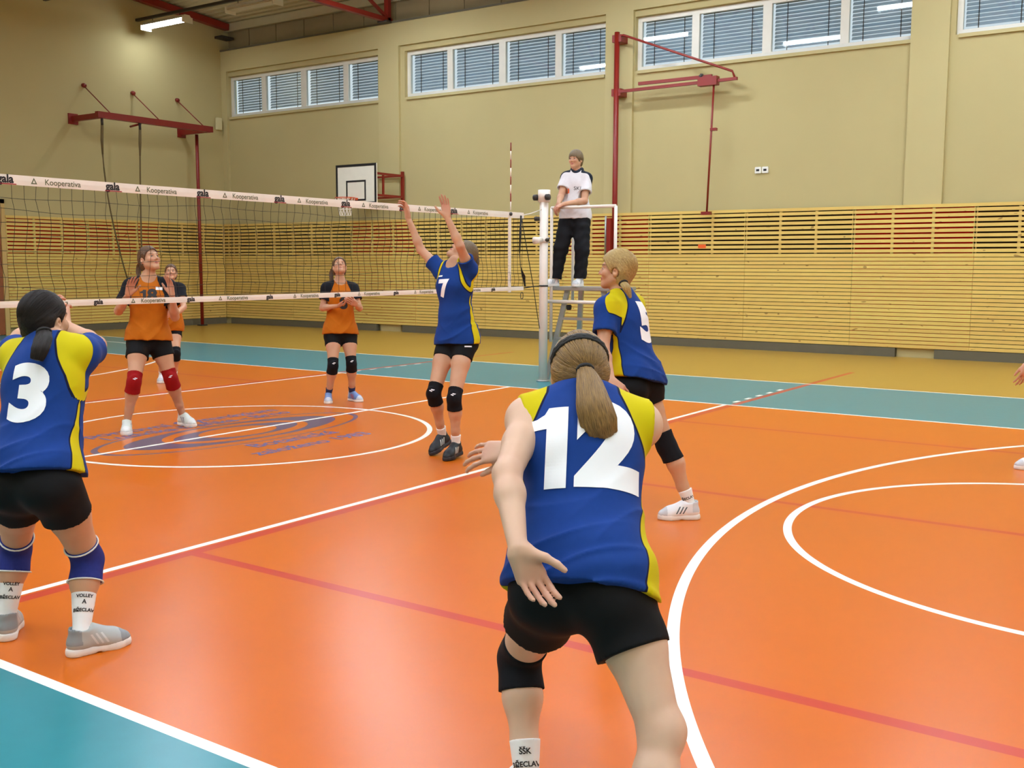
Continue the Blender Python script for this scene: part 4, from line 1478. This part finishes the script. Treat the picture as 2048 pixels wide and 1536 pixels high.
    if style in ('pony', 'bun'):
        pts = [np.asarray(p_, float) for p_ in st['tail']]
        rs = st['tail_r']
        # resample to a smooth path
        tt = np.linspace(0, len(pts) - 1, 22)
        P0 = np.array(pts)
        path, rad_ = [], []
        for t in tt:
            i = min(int(t), len(pts) - 2); f = t - i
            a_, b_, c_, d_ = P0[max(i - 1, 0)], P0[i], P0[i + 1], P0[min(i + 2, len(pts) - 1)]
            path.append(.5 * ((2 * b_) + (-a_ + c_) * f + (2 * a_ - 5 * b_ + 4 * c_ - d_) * f * f + (-a_ + 3 * b_ - 3 * c_ + d_) * f ** 3))
            rad_.append(np.interp(t, np.arange(len(rs)), rs))
        n = 72
        V_, F_, ph, al = [], [], [], []
        side = unit(np.array(st.get('tail_side', RIGHT), float))
        for i, pp in enumerate(path):
            d = unit(path[min(i + 1, 21)] - path[max(i - 1, 0)])
            a_ = unit(side - d * (side @ d)); c_ = np.cross(d, a_)
            for k in range(n):
                th_ = 2 * math.pi * k / n
                gr = 1 + .05 * math.sin(9 * th_ + 1.5 * math.sin(i * .3)) + .035 * math.sin(23 * th_ + i * .1) + (.08 * math.sin(5 * th_ + 2) * max(0, i - 15) / 6)
                V_.append(pp + (a_ * math.cos(th_) + c_ * math.sin(th_) * st.get('tail_flat', .62)) * rad_[i] * gr)
                ph.append(th_ * .8); al.append(i * .06)
        for i in range(21):
            for k in range(n):
                F_.append((i * n + k, i * n + (k + 1) % n, (i + 1) * n + (k + 1) % n, (i + 1) * n + k))
        top = len(V_)
        V_ += [path[0], path[-1] + (path[-1] - path[-2]) * .7]; ph += [0, 0]; al += [0, 1.3]
        for k in range(n):
            F_.append((top, (k + 1) % n, k, k)); F_.append((top + 1, 21 * n + k, 21 * n + (k + 1) % n, 21 * n + (k + 1) % n))
        me = bpy.data.meshes.new('ponytail')
        me.from_pydata([tuple(v) for v in V_], [], [f if f[2] != f[3] else f[:3] for f in F_]); me.update()
        for nm, arr in (('strand', ph), ('along', al)):
            at_ = me.attributes.new(nm, 'FLOAT', 'POINT'); at_.data.foreach_set('value', np.asarray(arr, F32))
        link_mesh('ponytail', me, hm, root, True)
        d0 = unit(path[1] - path[0]); a_ = unit(side - d0 * (side @ d0)); c_ = np.cross(d0, a_)
        r0 = rad_[0] * 1.05
        tube('hair_tie', [path[0] + d0 * .004 + (a_ * math.cos(t) + c_ * math.sin(t) * .75) * r0 for t in np.linspace(0, 2 * math.pi, 19)], .0065 * hs, M['black'], root, 8)
    if st.get('strands'):
        # fine raised locks that run from the hairline to the tie, over the cap
        ns = st['strands']
        V_, F_, ph, al = [], [], [], []
        rg = np.random.default_rng(3)
        for i in range(ns):
            ph0 = rg.uniform(-math.pi, math.pi)
            far = rg.uniform(.9, 2.5)
            pts = []
            for f in np.linspace(0, 1, 9):
                ang = far * (1 - f) + .16 * f
                dirv = Td * math.cos(ang) + (t1 * math.cos(ph0) + t2 * math.sin(ph0)) * math.sin(ang)
                loc = Rh @ dirv
                r = 1 / math.sqrt(((loc / cap) ** 2).sum())
                pts.append(hcn + dirv * (r + .0010 + .0012 * math.sin(f * math.pi)))
            lo_ = [(Rh @ (p_ - hc)) / hs for p_ in pts]
            ok = [not (v[1] > .03 and v[2] < .09 - (v[1] - .03) * 0 or (v[2] < .03 and v[1] > -.03)) and v[2] > -.05 for v in lo_]
            pts = [p_ for p_, o_ in zip(pts, ok) if o_]
            if len(pts) < 4:
                continue
            b0 = len(V_)
            nseg = len(pts)
            for j, p_ in enumerate(pts):
                wv = .0016 * (math.sin(math.pi * (j + .5) / nseg) * .7 + .3)
                d_ = unit(pts[min(j + 1, nseg - 1)] - pts[max(j - 1, 0)]); nn = unit(p_ - hcn); sx = np.cross(d_, nn)
                V_ += [p_ - sx * wv - nn * .001, p_ + nn * wv * .8, p_ + sx * wv - nn * .001]
                ph += [ph0 + i * 1.7] * 3; al += [j * .1] * 3
            for j in range(nseg - 1):
                for k in range(2):
                    a_ = b0 + j * 3 + k
                    F_.append((a_, a_ + 1, a_ + 4, a_ + 3))
        me = bpy.data.meshes.new('hair_locks'); me.from_pydata([tuple(v) for v in V_], [], F_); me.update()
        for nm, arr in (('strand', ph), ('along', al)):
            at_ = me.attributes.new(nm, 'FLOAT', 'POINT'); at_.data.foreach_set('value', np.asarray(arr, F32))
        o = link_mesh('hair_locks', me, hm, ho, True); o['kind'] = 'stuff'
    if st.get('headband'):
        pts = []
        for t in np.linspace(-1.75, 1.75, 30):
            dirv = Xh * math.sin(t) + (Zh * .985 + Yh * st['headband']) * math.cos(t); dirv = unit(dirv)
            loc = Rh @ dirv; r = 1 / math.sqrt(((loc / cap) ** 2).sum())
            pts.append(hcn + dirv * (r + .002))
        up0 = unit(np.cross(pts[1] - pts[0], pts[0] - hcn))
        for nm, dv, rr in (('headband', -.007, .0055), ('headband', .0, .0055), ('headband', .007, .0055)):
            tube(nm, [p_ + up0 * dv + unit(p_ - hcn) * .0012 * math.sin(i * 2.2 + dv * 400) for i, p_ in enumerate(pts)], rr * hs, M['black'] if dv >= 0 else st['band2'], root, 8)
    rel(root)
    return root, {'wrap': wrap, 'so': so, 'SV': SV}

# ------------------------------------------------------------------ the players and the referee
def towards(a, b):
    return unit(np.asarray(b) - np.asarray(a))


CAMDIR = lambda: -FWD
P12 = dict(neck=at(1165, 800, 3.04), head=at(1158, 742, 3.12), shL=at(1058, 840, 3.03), shR=at(1277, 850, 3.02),
           elL=at(1014, 948, 2.80), wrL=at(1036, 1098, 2.63), elR=at(1215, 945, 3.22), wrR=at(1024, 900, 3.36),
           hpL=at(1103, 1186, 2.87), hpR=at(1228, 1190, 2.79), knL=at(1038, 1316, 3.14), anL=at(1054, 1562, 3.00), toL=at(1030, 1600, 3.3),
           knR=at(1322, 1462, 2.66), anR=at(1322, 1840, 2.52), toR=at(1400, 1850, 2.75))
P12['face'] = unit(FWD * 1.0 + np.array([0, 0, .10]) - RIGHT * .05)
P12['handL'] = unit(RIGHT * .40 - UPV * .86 + FWD * .12); P12['palmL'] = unit(-FWD * .88 + RIGHT * .30 - UPV * .1)
P12['handR'] = unit(-RIGHT * .9 - UPV * .1 + FWD * .25); P12['palmR'] = unit(-UPV * .5 + FWD * .85)
tail12 = [at(1170, 738, 2.985), at(1178, 765, 2.92), at(1187, 808, 2.87), at(1198, 845, 2.865), at(1208, 872, 2.875)]
S12 = dict(scale=1.0, vox=.0046, team='blue', sleeveless=True, yoke=.028, seam=.3, hem=.0, hem_tilt=.12 * RIGHT, loose=.95, padL=PAD_BLACK, sock=SOCK_W, sock_h=.12,
           sock_text=[('ŠŠK', .022, .085), ('BŘECLAV', .02, .05)], shoe='white', hair_mat=H_BROWN, tail=tail12, tail_r=[.020, .036, .047, .050, .036], tie=(.02, -.122, -.002),
           headband=-.75, band2=M['dark_metal'], strands=420, skin=SKIN_PALE, fold=.006, fold_dir=(-.55, .2, .9), short=.43, short_w=1.08,
           poseL=(.42, .50, .025, .85), poseR=(.25, .3, .12, .6), side=1.5, hair_vol=.97, girth=1.03, eyes=False,
           numbers=[dict(s='12', h=.238, face='back', z=-.185, x=-.005, bold=.085, w=1.0, rot=-.03)])
build_person(P12, S12, 'player 12 in a blue sleeveless jersey, crouching in the foreground, back turned')

P3 = dict(neck=at(95, 690, 4.28), head=at(91, 640, 4.33), shL=at(38, 716, 4.32), shR=at(160, 708, 4.28),
          elL=at(28, 690, 4.56), wrL=at(75, 640, 4.70), elR=at(194, 690, 4.52), wrR=at(128, 650, 4.64),
          hpL=at(38, 972, 4.17), hpR=at(110, 975, 4.11), knL=at(32, 1098, 4.46), anL=at(14, 1228, 4.40), toL=at(30, 1270, 4.62),
          knR=at(176, 1120, 4.34), anR=at(163, 1268, 4.22), toR=at(262, 1290, 4.36))
P3['face'] = unit(FWD * .9 + RIGHT * .35 + UPV * .12)
P3['handL'] = unit(UPV * .8 + RIGHT * .3 + FWD * .3); P3['palmL'] = unit(FWD * .8 + RIGHT * .2)
P3['handR'] = unit(UPV * .7 - RIGHT * .3 + FWD * .4); P3['palmR'] = unit(FWD * .9 - RIGHT * .1)
tail3 = [at(88, 664, 4.19), at(86, 680, 4.13), at(80, 698, 4.09), at(73, 720, 4.08)]
S3 = dict(scale=.98, vox=.0051, team='blue', sleeve=.55, hem=.045, loose=.96, pad=PAD_BLUE, pad_trim=True, sock=SOCK_W, sock_h=.17,
          sock_text=[('VOLLEY', .018, .142), ('A', .024, .118), ('BŘECLAV', .0185, .085)], shoe='grey', hair_mat=H_DARK, tail=tail3, tail_r=[.024, .034, .034, .024],
          tie=(-.01, -.115, -.03), strands=260, fold=.006, fold_dir=(-.7, .2, .8), short=.36, short_w=1.1, hair_vol=1.02, girth=1.02, eyes=False, seam=.10,
          numbers=[dict(s='3', h=.225, face='back', z=-.245, x=.015, bold=.06, w=1.14, rot=-.10)])
build_person(P3, S3, 'player 3 in blue and yellow with black hair in a short tail, left edge')

P18 = dict(neck=at(297, 562, 9.90), head=at(299, 518, 9.86), shR=at(263, 573, 9.86), shL=at(334, 573, 9.96),
           elR=at(237, 622, 9.78), wrR=at(257, 589, 9.56), elL=at(350, 634, 9.90), wrL=at(344, 590, 9.66),
           hpR=at(278, 684, 9.86), hpL=at(318, 684, 9.96), knR=at(268, 765, 9.66), anR=at(254, 850, 9.78), toR=at(250, 880, 9.4),
           knL=at(342, 758, 9.96), anL=at(366, 838, 10.22), toL=at(402, 856, 10.02))
P18['face'] = unit(-FWD * .55 + RIGHT * .75 + UPV * .25)
P18['handR'] = unit(UPV * .85 + RIGHT * .3 - FWD * .25); P18['palmR'] = unit(-FWD * .6 + RIGHT * .6)
P18['handL'] = unit(UPV * .95 - RIGHT * .1 - FWD * .2); P18['palmL'] = unit(-FWD * .75 - RIGHT * .5)
tail18 = [at(285, 524, 9.99), at(279, 532, 10.03), at(277, 545, 10.03), at(279, 556, 10.01)]
S18 = dict(pad_mark=True, scale=1.05, vox=.0057, team='orange', sleeve=.62, hem=.015, loose=.93, pad=PAD_RED, sock=None, shoe='pale', hair_mat=H_CHEST, tail=tail18, tail_r=[.016, .026, .024, .012],
           fold=.004, short=.40, short_w=1.1, hem_tilt=(0, 0, 0), poseR=(.15, .25, .1, .7), poseL=(.15, .2, .08, .6), strands=0,
           numbers=[dict(s='18', h=.115, face='front', z=-.150, x=.0, bold=.07, w=1.05, mat=M['number_black'])],
           badges=[dict(w=.06, h=.032, x=-.095, z=-.075, mat=M['number_white'])])
build_person(P18, S18, 'player 18 in an orange jersey with red knee pads, hands raised behind the net')

PB = dict(neck=at(339, 570, 13.95), head=at(342, 545, 13.90), shR=at(315, 578, 13.92), shL=at(360, 577, 13.98),
          elR=at(306, 615, 13.90), wrR=at(322, 645, 13.75), elL=at(368, 614, 13.85), wrL=at(347, 634, 13.62),
          hpR=at(326, 656, 13.92), hpL=at(349, 656, 13.98), knR=at(322, 708, 13.72), anR=at(324, 756, 13.95), toR=at(318, 768, 13.7),
          knL=at(352, 708, 13.80), anL=at(349, 758, 14.0), toL=at(352, 768, 13.7))
PB['face'] = unit(-FWD * .9 + RIGHT * .25 + UPV * .15)
PB['handR'] = unit(RIGHT * .6 + UPV * .3 - FWD * .6); PB['palmR'] = unit(UPV * .5 + RIGHT * .6)
PB['handL'] = unit(-RIGHT * .5 + UPV * .4 - FWD * .6); PB['palmL'] = unit(UPV * .5 - RIGHT * .6)
SB = dict(scale=.95, vox=.007, team='orange', sleeve=.55, hem=-.04, pad=PAD_BLACK, sock=SOCK_W, sock_h=.08, shoe='white', hair_mat=H_CHEST,
          tail=[at(337, 541, 14.06), at(335, 549, 14.09), at(336, 560, 14.08)], tail_r=[.016, .022, .012], short=.36,
          hem_tilt=(0, 0, 0), numbers=[])
build_person(PB, SB, 'player in orange and black half hidden behind player 18')

PO = dict(neck=at(680, 568, 11.98), head=at(679, 533, 11.95), shR=at(655, 577, 11.94), shL=at(705, 578, 12.02),
          elR=at(645, 616, 11.92), wrR=at(676, 612, 11.70), elL=at(719, 616, 11.98), wrL=at(712, 609, 11.74),
          hpR=at(666, 670, 11.95), hpL=at(697, 670, 12.02), knR=at(666, 732, 11.80), anR=at(657, 790, 11.98), toR=at(656, 812, 11.7),
          knL=at(703, 728, 11.92), anL=at(704, 786, 12.10), toL=at(728, 806, 11.95))
PO['face'] = unit(-FWD * .85 + RIGHT * .22 + UPV * .42)
PO['handR'] = unit(RIGHT * .85 + UPV * .25 - FWD * .35); PO['palmR'] = unit(UPV * .8 - RIGHT * .1 - FWD * .2)
PO['handL'] = unit(-RIGHT * .35 + UPV * .2 - FWD * .85); PO['palmL'] = unit(UPV * .5 - RIGHT * .8)
SO = dict(pad_mark=True, scale=.96, vox=.0061, team='orange', sleeve=.60, hem=.012, loose=.93, pad=PAD_BLACK, sock=SOCK_D, sock_h=.09, shoe='blue', hair_mat=H_CHEST,
          tail=[at(667, 536, 12.08), at(663, 546, 12.10), at(663, 560, 12.08), at(665, 566, 12.06)], tail_r=[.018, .026, .022, .01], short=.36, fold=.004,
          poseR=(.5, .6, .06, .5), poseL=(.5, .6, .06, .5),
          numbers=[dict(s='8', h=.125, face='front', z=-.235, x=-.02, bold=.07, w=1.05, mat=M['number_black'])],
          badges=[dict(w=.05, h=.05, x=-.115, z=-.13, mat=M['number_white'])])
build_person(PO, SO, 'player in an orange jersey with black knee pads and blue shoes, looking up')

P7 = dict(neck=at(910, 532, 8.66), head=at(926, 506, 8.74), shR=at(884, 543, 8.74), shL=at(939, 541, 8.60),
          elR=at(842, 500, 8.80), wrR=at(816, 436, 8.78), elL=at(920, 492, 8.44), wrL=at(894, 434, 8.42),
          hpR=at(896, 686, 8.72), hpL=at(930, 686, 8.64), knR=at(867, 788, 8.54), anR=at(885, 862, 8.74), toR=at(862, 902, 8.62),
          knL=at(908, 798, 8.44), anL=at(912, 874, 8.54), toL=at(890, 918, 8.38))
P7['face'] = unit(-RIGHT * .55 + UPV * .72 - FWD * .22); P7['head_up'] = unit(RIGHT * .6 + UPV * .6)
P7['handR'] = unit(UPV * .97 - RIGHT * .18 - FWD * .0); P7['palmR'] = unit(-RIGHT * .7 - FWD * .45 + UPV * .2)
P7['handL'] = unit(UPV * .96 - RIGHT * .12); P7['palmL'] = unit(-RIGHT * .35 - FWD * .85 + UPV * .2)
tail7 = [at(944, 508, 8.80), at(950, 514, 8.82), at(952, 526, 8.82), at(951, 536, 8.81)]
S7 = dict(pad_mark=True, girth=.95, short_marks=[('—', .05, at(936, 692, 8.5))], scale=.99, vox=.0057, team='blue', sleeve=.50, hem=-.01, loose=.93, pad=PAD_BLACK, sock=SOCK_W, sock_h=.09, shoe='black', hair_mat=H_ASH, tail=tail7, tail_r=[.018, .030, .028, .012],
          short=.30, footUR=unit(np.array([0, 0, 1]) + .45 * (-RIGHT * .8 - FWD * .3)), footUL=unit(np.array([0, 0, 1]) + .12 * (-RIGHT * .8 - FWD * .3)),
          poseR=(.45, .55, .05, .5), poseL=(.12, .2, .06, .85), fold=.005, fold_dir=(.1, .2, 1.0), chest_up=UPV,
          numbers=[dict(s='7', h=.14, face='front', z=-.20, x=.025, bold=.06, w=1.0)],
          badges=[dict(w=.05, h=.012, x=.07, z=-.09, mat=M['number_white'])])
build_person(P7, S7, 'player 7 in blue and yellow, both arms stretched up in front of the net')

P5 = dict(neck=at(1243, 592, 6.50), head=at(1233, 540, 6.47), shL=at(1213, 618, 6.36), shR=at(1266, 612, 6.66),
          elL=at(1206, 698, 6.28), wrL=at(1222, 762, 6.16), elR=at(1235, 700, 6.80), wrR=at(1205, 745, 6.7),
          hpL=at(1252, 778, 6.38), hpR=at(1285, 775, 6.52), knL=at(1185, 858, 6.30), anL=at(1195, 1012, 6.30), toL=at(1120, 1030, 6.3),
          knR=at(1334, 892, 6.50), anR=at(1380, 1004, 6.50), toR=at(1314, 1036, 6.50))
P5['face'] = unit(-RIGHT * .93 + FWD * .28 + UPV * .12)
P5['handL'] = unit(-UPV * .5 + RIGHT * .5 - FWD * .3); P5['palmL'] = unit(FWD * .7 - UPV * .3)
P5['handR'] = unit(-UPV * .5 - RIGHT * .5); P5['palmR'] = unit(RIGHT * .3 - UPV * .6)
tail5 = [at(1246, 566, 6.36), at(1252, 574, 6.33), at(1257, 584, 6.33), at(1261, 596, 6.335)]
S5 = dict(short_marks=[('5', .075, at(1256, 803, 6.30))], scale=1.0, vox=.0055, team='blue', sleeve=.60, hem=.05, hem_tilt=.25 * RIGHT, loose=.96, pad=PAD_BLACK, sock=SOCK_W, sock_h=.10, sock_text=[('BŘECLAV', .022, .05)], shoe='white', hair_mat=H_BLOND,
          tail=tail5, tail_r=[.024, .026, .018, .007], tie=(.0, -.10, -.055), hair_vol=1.10, strands=300, short=.30, short_w=1.12, fold=.005, seam=.055, side=1.7,
          numbers=[dict(s='5', h=.235, face='back', z=-.20, x=.03, bold=.085, w=1.05)])
r5, k5 = build_person(P5, S5, 'player 5 in blue and yellow with a blond tail, lunging, seen from behind')

# a player almost wholly beyond the right edge: only a hand and a toe of the shoe are in view
PE = dict(neck=at(2140, 560, 8.15), head=at(2132, 515, 8.12), shL=at(2122, 590, 8.0), shR=at(2160, 585, 8.30),
          elL=at(2092, 665, 7.98), wrL=at(2056, 728, 7.98), elR=at(2120, 670, 8.4), wrR=at(2085, 715, 8.36),
          hpL=at(2140, 730, 8.06), hpR=at(2165, 728, 8.26), knL=at(2098, 820, 8.08), anL=at(2080, 914, 8.15), toL=at(2030, 938, 8.15),
          knR=at(2150, 820, 8.4), anR=at(2175, 905, 8.5), toR=at(2110, 930, 8.5))
PE['face'] = unit(-RIGHT * .95 + UPV * .1)
PE['handL'] = unit(-RIGHT * .30 - UPV * .92); PE['palmL'] = unit(FWD * .85 - RIGHT * .2)
PE['handR'] = unit(-RIGHT * .5 - UPV * .8); PE['palmR'] = unit(-FWD * .7)
SE = dict(scale=1.0, vox=.007, team='blue', sleeve=.5, pad=PAD_RED, sock=SOCK_W, sock_h=.08, shoe='white', hair_mat=H_BROWN, poseL=(.25, .25, .14, .5),
          tail=[at(2150, 515, 8.1), at(2158, 530, 8.1), at(2158, 550, 8.1)], tail_r=[.018, .028, .012], eyes=False)
build_person(PE, SE, 'player beyond the right edge, only a lowered hand and a white shoe in view')

PR = dict(neck=at(1154, 346, 14.20), head=at(1151, 319, 14.14), shR=at(1133, 355, 14.22), shL=at(1173, 357, 14.14),
          elR=at(1122, 392, 14.12), wrR=at(1117, 407, 13.98), elL=at(1169, 402, 14.02), wrL=at(1127, 408, 13.92),
          hpR=at(1137, 434, 14.22), hpL=at(1163, 434, 14.16), knR=at(1122, 498, 14.16), anR=at(1110, 556, 14.22), toR=at(1090, 570, 14.12),
          knL=at(1164, 500, 14.06), anL=at(1160, 556, 14.10), toL=at(1142, 568, 13.85))
PR['face'] = unit(-FWD * .8 - RIGHT * .5 - UPV * .05)
PR['handL'] = unit(-RIGHT * .8 - UPV * .45 - FWD * .1); PR['palmL'] = unit(FWD * .3 - UPV * .8)
PR['handR'] = unit(-RIGHT * .4 - UPV * .75 - FWD * .2); PR['palmR'] = unit(FWD * .5 + RIGHT * .5 - UPV * .4)
SR = dict(scale=1.06, vox=.0062, team='ref', man=True, sleeve=.62, sleeve_w=1.15, hem=-.04, loose=1.0, trousers=True, leg_w=1.12, pad=None, sock=SOCK_W, sock_h=.06, shoe='white',
          hair='short', hair_mat=H_ASH, tie=(0, -.05, .10), hair_vol=1.06, collar=M['collar'], ears=False, liftL=1.28, liftR=1.28, base_z=1.28, fold=.004, girth=1.0,
          poseL=(.5, .6, .03, .4), poseR=(.5, .6, .03, .4),
          numbers=[dict(s='SKI', h=.05, face='front', z=-.24, x=-.05, bold=.0, w=1.1, mat=M['letter_black'], name='shirt_mark')],
          badges=[dict(w=.04, h=.06, x=.085, z=-.27, mat=M['orange_sticker'])])
build_person(PR, SR, 'referee in a white and navy polo shirt and black trousers, standing on the stand')
